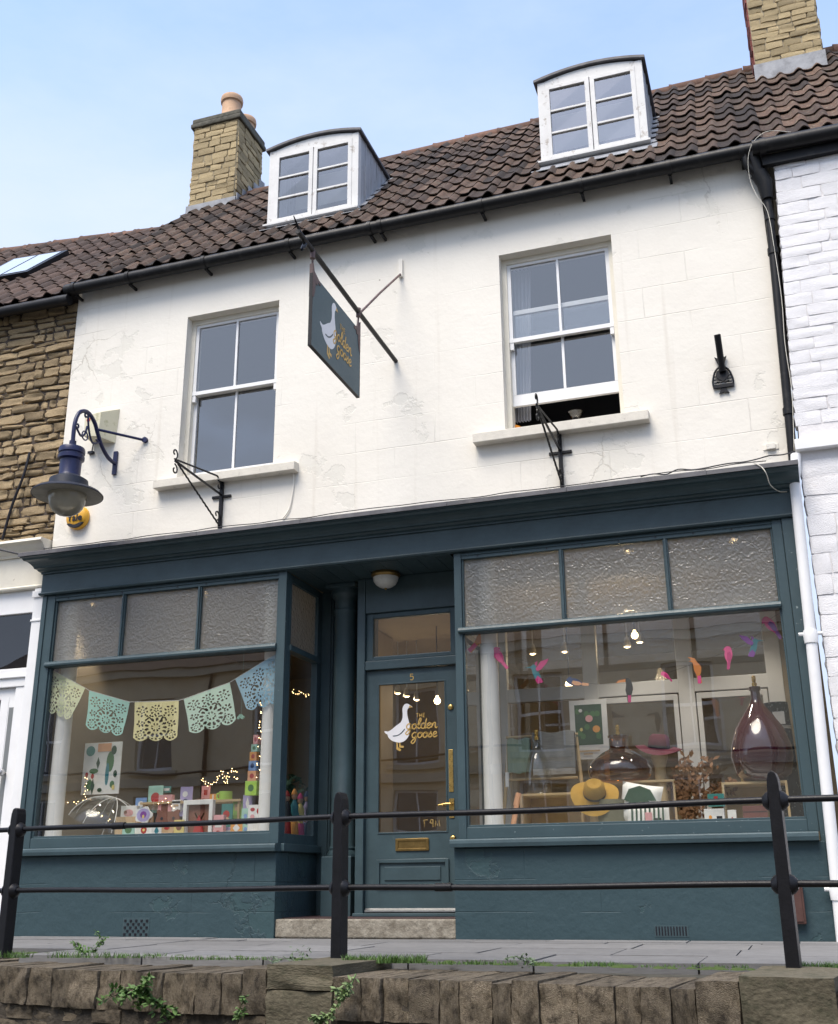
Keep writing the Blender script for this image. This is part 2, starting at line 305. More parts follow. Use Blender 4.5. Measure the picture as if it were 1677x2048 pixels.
def stone_mesh(name, m, seed, cuts=2, amp=.08, rnd=.35):
    """unit block -.5...5 with worn, rounded, uneven faces"""
    bm = bmesh.new(); bmesh.ops.create_cube(bm, size=1.0); bmesh.ops.subdivide_edges(bm, edges=bm.edges, cuts=cuts, use_grid_fill=True)
    for v in bm.verts:
        p = v.co.copy(); q = Vector([c*2 for c in p])
        l = max(abs(q.x)**6+abs(q.y)**6+abs(q.z)**6, 1e-9)**(1/6.); sph = Vector([c/l for c in q])*.5
        p = p.lerp(sph, rnd)
        nn = noise.noise_vector(p*2.3+Vector((seed*7.1, seed*3.3, seed*1.7))); p += Vector((nn.x*amp*.5, nn.y*amp, nn.z*amp*.6)); n2_ = noise.noise_vector(p*7.0+Vector((seed*2.1, seed*5.3, 0))); p += Vector((n2_.x*amp*.25, n2_.y*amp*.5, n2_.z*amp*.25))
        v.co = p
    me = bpy.data.meshes.new(name); bm.to_mesh(me); bm.free(); me.materials.append(MATS[m]); smooth_mesh(me, 50); return me
# ------------------------------------------------------------------ material list (real-world base colours)
ashlar('white_render', (.80, .765, .69), (.48, .42, .33), (.74, .71, .635))
ashlar('teal_render', (.040, .069, .080), (.012, .03, .036), (.042, .076, .084), bw=1.15, bh=.235, off=(.3, .03), rough=.46, line=.5, bumpd=.016, peel_lo=.64, lump=.30)
mat('teal', (.043, .073, .084), .42, .16, 5, .22, 34, spec=.45, patch=(.055, .092, .10), pscale=16, plo=.64, phi=.72)
mat('teal_worn', (.043, .073, .084), .45, .10, 3, .12, 30, patch=(.30, .36, .36), pscale=26, plo=.66, phi=.69)
mat('teal_dark', (.043, .073, .084), .45, .14, 4, .15, 30)
mat('lead', (.20, .21, .23), .55, .25, 8, .2, 40, col2=(.34, .35, .37), patch=(.12, .12, .13), pscale=6, plo=.5, phi=.75)
mat('lead_roof', (.10, .098, .105), .55, .3, 8, .2, 30, patch=(.14, .13, .13), pscale=7, plo=.55, phi=.7)
mat('cheek_lead', (.33, .34, .36), .5, .2, 5, .2, 20, col2=(.48, .50, .53), patch=(.20, .2, .21), pscale=9, plo=.55, phi=.75, stretch=(5, 5, .6))
mat('white_paint', (.80, .80, .80), .45, .04, 5, .08, 50)
mat('old_white_paint', (.66, .655, .64), .6, .08, 6, .25, 60, patch=(.33, .29, .25), pscale=9, plo=.58, phi=.68)
mat('cream_paint', (.74, .70, .60), .55, .06, 6, .15, 50, patch=(.42, .36, .28), pscale=9, plo=.66, phi=.72)
mat('sill_stone', (.68, .64, .56), .8, .08, 9, .4, 60, patch=(.33, .31, .26), pscale=10, plo=.58, phi=.75)
mat('black_metal', (.006, .006, .008), .42, .3, 20, .25, 90, spec=.3)
mat('black_gutter', (.006, .006, .007), .45, .3, 6, .12, 40, spec=.28, patch=(.016, .016, .016), pscale=8)
mat('rusty_metal', (.08, .05, .05), .6, .3, 15, .3, 60, col2=(.18, .12, .11))
mat('navy_metal', (.010, .014, .062), .35, .2, 8, .12, 60, patch=(.03, .035, .10), pscale=20, plo=.6, phi=.7)
mat('navy_dark', (.012, .016, .030), .5, .3, 8, .15, 60)
mat('lamp_under', (.22, .21, .18), .6, .2, 8, .1, 60)
mat('roof_tile_old', (.032, .021, .015), .85, .3, 30, .5, 90, col2=(.084, .049, .031), patch=(.088, .080, .058), pscale=24, plo=.56, phi=.64, pervar=.75, bdist=.006)
mat('roof_tile_brown', (.046, .030, .023), .85, .25, 30, .45, 90, col2=(.085, .052, .038), pervar=.4, bdist=.006)
mat('roof_tile_warm', (.034, .022, .016), .85, .3, 30, .5, 90, col2=(.095, .053, .032), patch=(.135, .118, .08), pscale=24, plo=.56, phi=.64, pervar=.75, bdist=.006)
mat('underlay', (.02, .016, .014), .95, .2, 6, .2)
mat('ridge_clay', (.12, .065, .045), .85, .3, 20, .4, 60, pervar=.4)
mat('chimney_stone', (.34, .26, .14), .9, .25, 14, .7, 70, col2=(.50, .40, .235), patch=(.17, .14, .09), pscale=8, plo=.58, phi=.75, pervar=.28, bdist=.01)
mat('chimney_mortar', (.36, .31, .22), .95, .15, 14, .6, 70)
mat('cap_stone', (.10, .095, .075), .95, .4, 14, .7, 50, bdist=.01)
mat('red_brick', (.20, .06, .05), .9, .3, 12, .5, 50, pervar=.2)
mat('pot_clay', (.50, .32, .20), .75, .15, 12, .2, 50, patch=(.25, .15, .09), pscale=6, plo=.6, phi=.8)
mat('rubble', (.30, .215, .115), .92, .3, 16, .8, 60, col2=(.48, .37, .225), patch=(.13, .095, .06), pscale=7, plo=.55, phi=.72, pervar=.35, bdist=.012)
mat('rubble_mortar', (.075, .058, .046), .95, .3, 18, .9, 60, bdist=.012)
mat('wall_stone', (.125, .098, .066), .95, .35, 20, .9, 45, col2=(.29, .24, .17), patch=(.050, .038, .025), pscale=3.5, plo=.46, phi=.66, pervar=.26, bdist=.03, detail=9.)
mat('green_stone', (.075, .064, .042), .95, .3, 12, .6, 16, col2=(.135, .118, .08), patch=(.045, .046, .026), pscale=5, plo=.5, phi=.7, pervar=.15, bdist=.012)
mat('soil_mortar', (.05, .042, .032), 1., .4, 16, .9, 60, bdist=.012)
mat('white_brick', (.77, .76, .77), .6, .05, 5, .5, 24, patch=(.62, .58, .53), pscale=7, plo=.6, phi=.74, pervar=.02, bdist=.012)
mat('white_joint', (.70, .68, .68), .7, .08, 6, .4, 30, bdist=.01)
mat('slab', (.145, .143, .142), .85, .12, 9, .35, 60, col2=(.20, .197, .193), patch=(.10, .097, .09), pscale=4, plo=.6, phi=.8, pervar=.14)
mat('slab_bed', (.07, .065, .05), 1., .3, 12, .5, 40)
mat('step_stone', (.15, .128, .098), .9, .35, 16, .8, 45, col2=(.33, .30, .245), patch=(.085, .072, .052), pscale=9, plo=.55, phi=.72, bdist=.01)
mat('asphalt', (.09, .088, .085), .9, .2, 30, .5, 90)
mat('tile_floor', (.06, .035, .035), .5, .2, 10, .1, 40)
mat('brass', (.72, .48, .16), .28, .12, 12, .08, 50, metal=1.)
mat('brass_old', (.24, .16, .06), .42, .25, 12, .15, 50, metal=1.)
mat('steel', (.5, .5, .5), .35, .1, 12, .05, 50, metal=1.)
mat('gold_leaf', (.62, .40, .12), .45, .12, 20, .1, 50, metal=.35)
mat('sign_white', (.82, .81, .82), .55, .03, 20, .03, 50)
mat('sign_teal', (.085, .128, .142), .55, .06, 4, .05, 60)
mat('yellow_plastic', (.72, .38, .035), .4, .05, 4, .04, 60)
mat('black_plastic', (.01, .01, .016), .4, .1, 4, .04, 60)
mat('cream_plastic', (.64, .60, .44), .55, .08, 5, .08, 60, patch=(.5, .47, .3), pscale=10)
mat('red_plastic', (.5, .06, .04), .5, .05)
mat('brown_box', (.075, .035, .028), .6, .2, 8, .15, 40)
mat('interior_cream', (.26, .21, .14), .85, .06, 4, .05, 40)
mat('interior_dark', (.055, .05, .05), .9, .1, 4, .05, 40)
mat('interior_white', (.74, .73, .70), .5, .05, 5, .05, 40)
mat('floorboard', (.20, .12, .06), .5, .2, 6, .1, 30, stretch=(1, 8, 1))
mat('ply', (.55, .40, .22), .6, .12, 6, .08, 40, stretch=(1, 1, 9))
mat('opposite_stone', (.68, .56, .38), .9, .18, 3, .3, 30, col2=(.78, .66, .47), patch=(.52, .42, .28), pscale=1.6, plo=.58, phi=.8)
mat('opposite_trim', (.55, .49, .38), .8, .1, 4, .1, 30)
glass('clear_glass', wob=.03, refl=4.2)
glass('old_glass', wob=.06, refl=6.0)
glass('dark_glass', tint=(.55, .57, .58), wob=.04, refl=2.2)
frosted('hammered_glass')
emit('bulb', (1, .70, .36), 5)
emit('fairy', (1, .66, .30), 5)

# ------------------------------------------------------------------ shop building
shop = thing('shop_building', 'white rendered shop with a teal shopfront and two dormers in its tiled roof', 'building', (-3.3, 0, 0))
X0, X1 = -6.775, .30
def holed(mb, x0, x1, z0, z1, y0, y1, holes):
    xs = sorted({x0, x1, *[h[0] for h in holes], *[h[1] for h in holes]}); zs = sorted({z0, z1, *[h[2] for h in holes], *[h[3] for h in holes]})
    for a, b in zip(xs, xs[1:]):
        for c, d in zip(zs, zs[1:]):
            if any(h[0] <= a and b <= h[1] and h[2] <= c and d <= h[3] for h in holes): continue
            mb.box(a, b, y0, y1, c, d)
WN = [(-5.40, -4.36, 4.14, 5.965), (-2.085, -1.03, 4.165, 6.0)]
m = MB(); holed(m, X0, X1, 3.34, 6.56, 0, .30, WN)
wall = m.build('wall', 'white_render', shop)
# sills
for (a, b, c, d) in ((-5.60, -4.09, 4.07, 4.165), (-2.36, -.82, 4.09, 4.19)):
    m = MB(); m.prism([(-.10, c), (-.10, d-.012), (-.02, d), (.13, d+.015), (.13, c)], lambda u, v, dd: (dd, u, v), a, b)
    m.build('window_sill', 'sill_stone', shop, bevel=.006)
# inner rooms
m = MB()
m.box(X0, X0+.2, .30, 5, 0, 6.5); m.box(X1-.2, X1, .30, 5, 0, 6.5); m.box(X0, X1, 5, 5.2, 0, 6.5)
m.build('inner_wall', 'interior_cream', shop)
m = MB(); m.box(X0+.2, X1-.2, .31, 5, 3.12, 3.32); m.build('shop_ceiling', 'interior_cream', shop)
m = MB(); m.box(X0+.2, X1-.2, .31, 5, 6.2, 6.3); m.box(-3.2, -3.1, .31, 5, 3.33, 6.19); m.box(X0+.2, -3.21, 1.9, 1.95, 3.33, 6.19); m.box(-3.09, X1-.2, 1.9, 1.95, 3.33, 6.19); m.build('upstairs_partition', 'interior_dark', shop)
m = MB(); m.box(X0+.2, X1-.2, .31, 5, -.1, .12); m.build('shop_floor', 'floorboard', shop)

# ---- sash windows
def sash_window(x0, x1, z0, z1, zmeet, raised):
    fr = MB(); t = .045
    fr.box(x0, x0+t, .10, .22, z0, z1); fr.box(x1-t, x1, .10, .22, z0, z1); fr.box(x0+t, x1-t, .10, .22, z1-.055, z1); fr.box(x0+t, x1-t, .14, .24, z0, z0+.03)
    win = fr.build('sash_window', 'cream_paint', shop, bevel=.003)
    a, b = x0+t, x1-t; xm = (a+b)/2
    up = MB(); zt = z1-.055
    up.box(a, a+.035, .115, .145, zmeet+.04, zt); up.box(b-.035, b, .115, .145, zmeet+.04, zt); up.box(a+.035, b-.035, .115, .145, zt-.03, zt); up.box(a, b, .108, .15, zmeet, zmeet+.04); up.box(xm-.012, xm+.012, .113, .14, zmeet+.04, zt-.03)
    for s in (a+.004, b-.039): up.box(s, s+.035, .112, .145, zmeet-.07, zmeet)
    up.build('upper_sash', 'white_paint', win, bevel=.002)
    lo = MB(); zb = z0+.03+raised; zl = zmeet+.05+raised
    lo.box(a, a+.035, .16, .19, zb+.11, zl); lo.box(b-.035, b, .16, .19, zb+.11, zl); lo.box(a, b, .16, .195, zb, zb+.11); lo.box(a+.035, b-.035, .16, .19, zl-.045, zl); lo.box(xm-.012, xm+.012, .163, .185, zb+.11, zl-.045)
    lo.build('lower_sash', 'white_paint', win, bevel=.002)
    for (c, d) in ((a+.035, xm-.012), (xm+.012, b-.035)):
        g = MB(); g.quad((c, .130, zmeet+.04), (d, .130, zmeet+.04), (d, .130, zt-.03), (c, .130, zt-.03)); g.build('glass_pane', 'old_glass', win)
        g = MB(); g.quad((c, .175, zb+.11), (d, .175, zb+.11), (d, .175, zl-.045), (c, .175, zl-.045)); g.build('glass_pane', 'old_glass', win)
    return win
sash_window(*WN[0], 5.11, 0)
sash_window(*WN[1], 5.12, .305)

# ---- roof: ruled surface from the eave to a ridge that climbs to the right
RY = 2.35
def ridge_z(x): return 9.165 + (x+5.8)*.030
def ridge_y(x): return RY
def eave(x): return Vector((x, -.12, 6.555))
def surf(x, t, ez=6.555, rz=None, ry=RY):
    e = Vector((x, -.12, ez)); r = Vector((x, ry, (rz if rz is not None else ridge_z(x)))); return e.lerp(r, t)
def tile_mesh(name, m, w=.19, ln=.36, flip=False):
    pr = [(0, .012), (.12, .004), (.3, 0), (.5, .004), (.6, .018), (.7, .032), (.8, .040), (.9, .033), (1.0, .018), (1.07, .006)]
    th = .011; vs = []; n = len(pr)
    for yy in (0, ln):
        for dz in (0, th):
            for u, z in pr: vs.append((u*w, yy, z+dz))
    f = []
    for i in range(n-1):
        f.append((n+i, n+i+1, 3*n+i+1, 3*n+i))      # top
        f.append((i, n+i, n+i+1, i+1) [::-1])          # nose
    f.append((0, n, 3*n, 2*n)); f.append((n-1, 3*n-1, 4*n-1, 2*n-1))
    me = bpy.data.meshes.new(name); me.from_pydata(vs, [], f); me.materials.append(MATS[m])
    smooth_mesh(me, 45); return me
def tile_matrix(x, t, w, gauge, L, ez, rz, ry, jit):
    p = surf(x, t, ez, rz(x), ry); q = surf(x, t+.05, ez, rz(x), ry); k = surf(x+.2, t, ez, rz(x+.2), ry)
    es = (q-p).normalized(); ex = (k-p); ex = (ex - es*ex.dot(es)).normalized(); n = ex.cross(es)
    tilt = .022/.36; es2 = (es - n*tilt).normalized(); n2 = ex.cross(es2)
    a = R.uniform(-1, 1)*jit
    ex3 = (ex+es2*a).normalized(); es3 = (es2-ex*a).normalized()
    p = p + n*(.030 + R.uniform(-.006, .008)) + es*R.uniform(-.012, .012)
    return Matrix(((ex3.x, es3.x, n2.x, p.x), (ex3.y, es3.y, n2.y, p.y), (ex3.z, es3.z, n2.z, p.z), (0, 0, 0, 1)))
def tiled_roof(parent, x0, x1, ez, rz, ry, m, skip=None, limit=300, w=.19, nrow=12, nm='roof_tile'):
    u = MB(); n = 12
    for i in range(n):
        a = x0+(x1-x0)*i/n; b = x0+(x1-x0)*(i+1)/n
        u.quad(surf(a, -.01, ez, rz(a), ry), surf(b, -.01, ez, rz(b), ry), surf(b, 1, ez, rz(b), ry), surf(a, 1, ez, rz(a), ry))
        u.quad(surf(a, 1, ez, rz(a), ry), surf(b, 1, ez, rz(b), ry), (b, 5.2, ez), (a, 5.2, ez))
    rf = u.build('roof', 'underlay', parent)
    w = (x1-x0)/round((x1-x0)/w); tm = tile_mesh(nm, m, w); cnt = 0; rest = MB()
    tv = [v.co.copy() for v in tm.vertices]; tf = [tuple(p.vertices) for p in tm.polygons]
    nc = int(round((x1-x0)/w))
    for j in range(nrow):
        for i in range(nc):
            x = x0+i*w; t = j/nrow - .012
            if skip and skip(x+w/2, t): continue
            M_ = tile_matrix(x, t, w, .3, .36, ez, rz, ry, .03)
            if cnt < limit: link(tm, nm, rf, mtx=M_); cnt += 1
            else: rest._add([M_ @ v for v in tv], tf)
    if rest.v:
        o = rest.build('upper_roof_tiles', m, rf, smooth=45); o['kind'] = 'stuff'
    rc = MB(); nr = int((x1-x0)/.42)
    rc.tube([(-.21, 0, 0), (-.17, 0, 0), (.2, 0, 0)], [.125, .115, .108], 14)
    rm = rc.mesh('ridge_tile', 'ridge_clay', smooth=40)
    for i in range(nr):
        x = x0+(i+.5)*(x1-x0)/nr; sl = math.atan((rz(x+.1)-rz(x-.1))/.2)
        link(rm, 'ridge_tile', rf, mtx=Matrix.Translation((x, ry+.02, rz(x)-.035+R.uniform(-.008, .008))) @ Matrix.Rotation(-sl, 4, 'Y') @ Matrix.Scale((x1-x0)/nr/.41, 4, (1, 0, 0)))
    return rf
DORM = [(-4.72, -3.665, 7.13, 8.075), (-1.70, -.64, 7.19, 8.15)]
def in_dormer(x, t):
    p = surf(x, t+.05)
    for a, b, z0, z1 in DORM:
        if a+.02 < x < b-.02 and p.y > .36 and p.z < z1-.02: return True
    return False
roof = tiled_roof(shop, X0-.02, X1+.06, 6.555, ridge_z, RY, 'roof_tile_old', in_dormer)

# ---- gutter
m = MB(); m.tube([(X0-.055, -.15, 6.475), (X1+.0, -.15, 6.485)], .062, 14); g = m.build('gutter', 'black_gutter', shop, smooth=40)
for x in (-6.72, -6.05, -5.15, -4.2, -3.33, -3.22, -2.2, -1.25, -.45, .18):
    k = MB(); k.tube([(x-.02, -.15, 6.478), (x+.02, -.15, 6.478)], .070, 14); k.box(x-.012, x+.012, -.13, .0, 6.40, 6.425); k.build('gutter_bracket', 'black_gutter', g, smooth=40)
# ---- downpipe at the junction
m = MB(); dp = [(.20, -.15, 6.44), (.22, -.14, 6.33), (.30, -.10, 6.22), (.335, -.075, 6.10), (.345, -.07, 5.9), (.275, -.07, 3.50)]
m.tube(smoothline(dp[:5], 5)+[Vector(dp[5])], .036, 12)
d_ = m.build('downpipe', 'black_gutter', shop, smooth=40)
for t in (.02, .16, .78):
    p = Vector(dp[4]).lerp(Vector(dp[5]), t); q = Vector(dp[4]).lerp(Vector(dp[5]), t+.025)
    k = MB(); k.tube([p, q], .045, 12); k.build('pipe_collar', 'black_gutter', d_, smooth=40)
k = MB(); k.tube([(.30, -.10, 6.26), (.34, -.09, 6.16), (.345, -.08, 6.0)], [.075, .07, .05], 12); k.tube([(.27, -.15, 6.47), (.30, -.11, 6.22)], .05, 10); k.build('pipe_hopper', 'black_gutter', d_, smooth=40)

# ---- dormers
def dormer(x0, x1, z0, z1):
    yd = .38; rise = .078; W = x1-x0; yb = 1.45
    def arc(u): return z1 + rise*(1-(2*u-1)**2)
    n = 12
    for xs, xe in ():
        ck.prism([(yd, z0-.02), (yd, z1), (yb, z1), (yd+.05, z0-.12)], lambda u, v, d: (d, u, v), xs, xe)
    fr = MB(); t = .075
    fr.box(x0, x0+t, yd-.03, yd+.05, z0, z1+.005); fr.box(x1-t, x1, yd-.03, yd+.05, z0, z1+.005)
    hb = [(x0+t+(W-2*t)*i/n, arc((t+(W-2*t)*i/n)/W)-.01) for i in range(n+1)]; ht = z1-.055
    fr.prism([(x0+t, ht)]+[(x1-t, ht)]+hb[::-1], lambda u, v, d: (u, d, v), yd-.028, yd+.05)
    body = fr.build('dormer', 'old_white_paint', shop, bevel=.003)
    for xs, xe in ((x0, x0+.03), (x1-.03, x1)):
        ck = MB(); ck.prism([(yd+.051, z0-.06), (yd+.051, z1), (yb, z1), (yd+.06, z0-.12)], lambda u, v, d: (d, u, v), xs, xe); ck.build('cheek', 'cheek_lead', body)
    for xs in (x0-.008, x1+.001):           # standing seams
        for yy in (.55, .72, .89, 1.06):
            zl = z0+(yy-yd)*1.10-.06
            s_ = MB(); s_.box(xs, xs+.007, yy-.008, yy+.008, zl, z1-.005); s_.build('lead_seam', 'cheek_lead', body)
    rf = MB(); top = []; bot = []
    for i in range(n+1):
        u = i/n; top.append((x0-.035+(W+.07)*u, arc(u)+.035)); bot.append((x0-.035+(W+.07)*u, arc(u)+.002))
    rf.prism(top+bot[::-1], lambda u, v, d: (u, d, v), yd-.06, 1.75); rf.build('dormer_roof', 'lead_roof', body, bevel=.004)
    sl = MB(); sl.prism([(yd-.09, z0-.035), (yd-.09, z0-.015), (yd+.02, z0+.005), (yd+.02, z0-.04)], lambda u, v, d: (d, u, v), x0-.02, x1+.02); sl.build('dormer_sill', 'old_white_paint', body)
    ap = MB(); e1 = surf(x0, .135); e2 = surf(x0, .19); ap.prism([(e1.y, e1.z+.075), (e1.y, e1.z+.083), (yd-.02, z0-.035), (yd-.02, z0-.05)], lambda u, v, d: (d, u, v), x0-.08, x1+.08); ap.build('lead_apron', 'lead', body)
    for xs in (x0-.11, x1+.0):              # soakers up the sides
        for k in range(6):
            yy = yd+.02+k*.16; p = surf(xs, 0)
            z = 6.555+(yy+.12)*((ridge_z(xs)-6.555)/(RY+.12))
            q = MB(); q.box(.02 if xs < x0 else .0, .11 if xs < x0 else .07, -.01, .17, -.003, .003, Matrix.Translation((xs, yy, z+.060)) @ Matrix.Rotation(.80, 4, 'X') @ Matrix.Rotation(R.uniform(-.06, .06), 4, 'Y')); q.build('lead_soaker', 'lead', body)
    xm = (x0+x1)/2
    for (a, b) in ((x0+t, xm-.004), (xm+.004, x1-t)):
        zt = z1-.055; zb = z0+.01; s = .045
        c = MB(); c.box(a, a+s, yd-.035, yd+.005, zb, zt); c.box(b-s, b, yd-.035, yd+.005, zb, zt); c.box(a+s, b-s, yd-.035, yd+.005, zb, zb+s+.01); c.box(a+s, b-s, yd-.035, yd+.005, zt-s, zt)
        hh = (zt-zb-2*s-.01)/3
        for k in (1, 2): c.box(a+s, b-s, yd-.03, yd, zb+s+.01+hh*k-.011, zb+s+.01+hh*k+.011)
        c.build('casement', 'old_white_paint', body, bevel=.002)
        for k in range(3):
            za = zb+s+.01+hh*k+(.011 if k else 0); zc = zb+s+.01+hh*(k+1)-(.011 if k < 2 else 0)
            g = MB(); dy = R.uniform(-.004, .004); g.quad((a+s, yd-.012+dy, za), (b-s, yd-.012-dy, za), (b-s, yd-.012-dy*.5, zc), (a+s, yd-.012+dy*.5, zc)); g.build('dormer_pane', 'old_glass', body)
    bk = MB(); bk.box(x0+.04, x1-.04, .95, .99, z0-.1, z1+.04); bk.build('attic_blind', 'interior_white', body)
for d in DORM: dormer(*d)

# ---- stone chimneys
STV = {}
def variants(key, m, n=6, cuts=2, amp=.10, rnd=.35):
    if key not in STV: STV[key] = [stone_mesh(key, m, i+1, cuts, amp, rnd) for i in range(n)]
    return STV[key]
def masonry(parent, name, me_list, x0, x1, z0, z1, hgt, wid, origin, udir, ndir, proud=.02, gap=.012, thick=.08, hvar=.25, wvar=.45):
    """courses of uneven stones on a vertical face: udir along the face, ndir outwards"""
    u = Vector(udir); n = Vector(ndir); o = Vector(origin); z = z0; row = 0
    while z < z1-.02:
        h = hgt*R.uniform(1-hvar, 1+hvar); h = min(h, z1-z); x = x0 - (R.uniform(0, wid*.6) if row % 2 else 0)
        while x < x1-.01:
            wd = wid*R.uniform(1-wvar, 1+wvar); a = max(x, x0); b = min(x+wd, x1)
            if x1-b < wid*.3: b = x1
            if b-a > .03:
                c = o + u*((a+b)/2) + Vector((0, 0, z+h/2)) + n*(proud*R.uniform(.3, 1.2)-thick/2)
                mm = Matrix(((u.x*(b-a-gap), -n.x*thick, 0, c.x), (u.y*(b-a-gap), -n.y*thick, 0, c.y), (0, 0, h-gap, c.z), (0, 0, 0, 1))) @ Matrix.Rotation(R.uniform(-.02, .02), 4, 'Y')
                link(R.choice(me_list), name, parent, mtx=mm)
            x = b if b == x1 else x+wd
        z += h; row += 1
def chimney(parent, x0, x1, y0, y1, z0, z1, left_red=False):
    c = MB(); c.box(x0, x1, y0, y1, z0-1.6, z1); ch = c.build('chimney', 'chimney_mortar', parent)
    sv = variants('chimney_stone', 'chimney_stone')
    masonry(ch, 'stone', sv, 0, x1-x0, z0-.05, z1, .085, .20, (x0, y0, 0), (1, 0, 0), (0, -1, 0), gap=.008)
    masonry(ch, 'stone', sv, 0, y1-y0, z0-.15, z1, .085, .20, (x1, y0, 0), (0, 1, 0), (1, 0, 0), gap=.008)
    rv = variants('red_brick', 'red_brick', 3, 1, .03, .1) if left_red else sv
    masonry(ch, 'brick' if left_red else 'stone', rv, 0, y1-y0, z0-.15, z1, .085, .22, (x0, y1, 0), (0, -1, 0), (-1, 0, 0), gap=.008)
    return ch
ch = chimney(shop, -6.755, -6.09, 2.02, 2.72, 8.84, 10.17)
m = MB(); m.box(-6.80, -6.045, 1.975, 2.765, 10.17, 10.24); m.box(-6.785, -6.06, 1.99, 2.75, 10.24, 10.32); o = m.build('chimney_cap', 'cap_stone', ch, bevel=.02)
for yy, dx in ((2.2, 0), (2.55, .03)):
    m = MB(); m.lathe([(a_, b_-(.0 if yy < 2.3 else .10)) for a_, b_ in [(.15, 10.30), (.152, 10.36), (.135, 10.38), (.13, 10.60), (.15, 10.615), (.155, 10.66), (.148, 10.70), (.125, 10.72), (.11, 10.70), (.11, 10.4)]], (-6.31+dx, yy, 0), 24); m.build('chimney_pot', 'pot_clay', ch, smooth=40)
m = MB(); m.box(-6.79, -6.06, 1.99, 2.019, 8.72, 8.93); m.build('lead_flashing', 'lead', ch)
for k in range(5):
    yy = 2.02+k*.15; z = 8.86+k*.155
    m = MB(); m.prism([(yy, z-.15), (yy, z+.14), (yy+.15, z+.17), (yy+.15, z)], lambda u, v, d: (d, u, v), -6.062, -6.05); m.build('lead_flashing', 'lead', ch)
# ------------------------------------------------------------------ shopfront
# cornice, fascia
def lx(y): return -6.77 + min(0, (y+.1))*.38
prof = [(0, 3.535), (-.33, 3.462), (-.35, 3.452), (-.35, 3.425), (-.325, 3.42), (-.31, 3.405), (-.27, 3.40), (-.235, 3.385), (-.205, 3.365), (-.195, 3.348), (-.165, 3.345), (-.15, 3.332), (-.12, 3.325), (-.12, 3.31), (0, 3.31)]
m = MB(); n = len(prof); vs = [(lx(y), y, z) for y, z in prof]+[(.30, y, z) for y, z in prof]
m._add(vs, [tuple(range(n)), tuple(range(2*n-1, n-1, -1))]+[(i, (i+1) % n, n+(i+1) % n, n+i) for i in range(n)])
corn = m.build('cornice', 'teal', shop)
x = lx(-.35)-.01                                   # lead cover strips along the top
while x < .29:
    L_ = min(R.uniform(.9, 1.4), .305-x); m = MB(); dz = R.uniform(0, .006)
    m.prism([(-.002, 3.55+dz), (-.335, 3.478+dz), (-.364, 3.466), (-.366, 3.432), (-.356, 3.432), (-.354, 3.459), (-.33, 3.466), (-.002, 3.538)], lambda u, v, d: (d, u, v), x, x+L_-.003); m.build('lead_capping', 'lead_roof', corn); x += L_
m = MB(); m.box(-6.77, .245, -.10, -.001, 3.115, 3.309); m.build('fascia_board', 'teal', shop)
m = MB(); m.sweep([(-.101, 3.128), (-.118, 3.122), (-.122, 3.112), (-.112, 3.100), (-.06, 3.098), (-.06, 3.128)], -6.785, .25); m.build('fascia_bead', 'teal', shop)

def pane(nm, mt, par, a, b, c, d): 
    g = MB(); g.quad(a, b, c, d); return g.build(nm, mt, par)
FY = -.075
def shop_window(x0, x1, gx0, gx1, mulls, zsill):
    f = MB()
    f.box(x0, gx0, FY, .02, zsill, 3.097); f.box(gx1, x1, FY, .02, zsill, 3.097)
    f.box(gx0, gx1, FY+.004, .02, zsill, .825); f.box(gx0, gx1, FY+.006, .02, 3.035, 3.097)
    f.box(gx0, gx1, FY-.004, FY+.02, 3.065, 3.08)
    win = f.build('shop_window', 'teal_worn', shop, bevel=.006)
    b = MB()                                             # inner beads
    for (a, c) in ((gx0, gx0+.016), (gx1-.016, gx1)): b.box(a, c, FY+.02, -.012, .825, 3.035)
    b.box(gx0+.016, gx1-.016, FY+.02, -.012, .825, .842); b.build('glazing_bead', 'teal_worn', win, bevel=.003)
    t = MB(); t.sweep([(-.085, 2.385), (-.102, 2.395), (-.105, 2.41), (-.098, 2.428), (-.08, 2.44), (-.0, 2.44), (-.0, 2.385)], gx0-.03, gx1+.0); t.build('transom_bar', 'teal', win)
    xs = [gx0, *mulls, gx1]
    for x in mulls:
        q = MB(); q.box(x-.020, x+.020, -.06, .0, 2.442, 3.034); q.box(x-.009, x+.009, -.076, -.058, 2.442, 3.034); q.build('mullion', 'teal', win, bevel=.004)
    for i in range(len(xs)-1):
        a = xs[i]+(.018 if i else .002); b_ = xs[i+1]-.018
        pane('frosted_pane', 'hammered_glass', win, (a, -.032, 2.43), (b_, -.032, 2.43), (b_, -.032, 3.045), (a, -.032, 3.045))
    pane('display_pane', 'clear_glass', win, (gx0, -.030, .82), (gx1, -.030, .82), (gx1, -.030, 2.39), (gx0, -.030, 2.39))
    nh = int((gx1-gx0)/.30)
    for i in range(nh):
        xx = gx0+.15+i*.30; h = MB(); h.lathe([(.007, 0), (.007, .004)], (xx, FY+.0055, 3.055), 8, 'y'); h.build('vent_hole', 'black_plastic', win)
    return win
winL = shop_window(-6.705, -4.14, -6.615, -4.22, (-5.847, -5.032), .735)
winR = shop_window(-2.565, .13, -2.50, .055, (-1.635, -.779), .735)
# sills and stall risers
for nm, a, b in (('L', -6.73, -4.125), ('R', -2.615, .12)):
    m = MB(); m.sweep([(-.162, .672), (-.168, .70), (-.165, .722), (-.155, .732), (-.05, .738), (.0, .738), (.0, .672)], a, b); m.build('shop_sill', 'teal', shop)
m = MB(); m.box(-6.71, -4.14, -.10, .14, -.02, .671); pL = m.build('stall_riser', 'teal_render', shop, bevel=.008)
m = MB(); m.box(-2.60, .16, -.10, .14, -.02, .671); pR = m.build('stall_riser', 'teal_render', shop, bevel=.008)
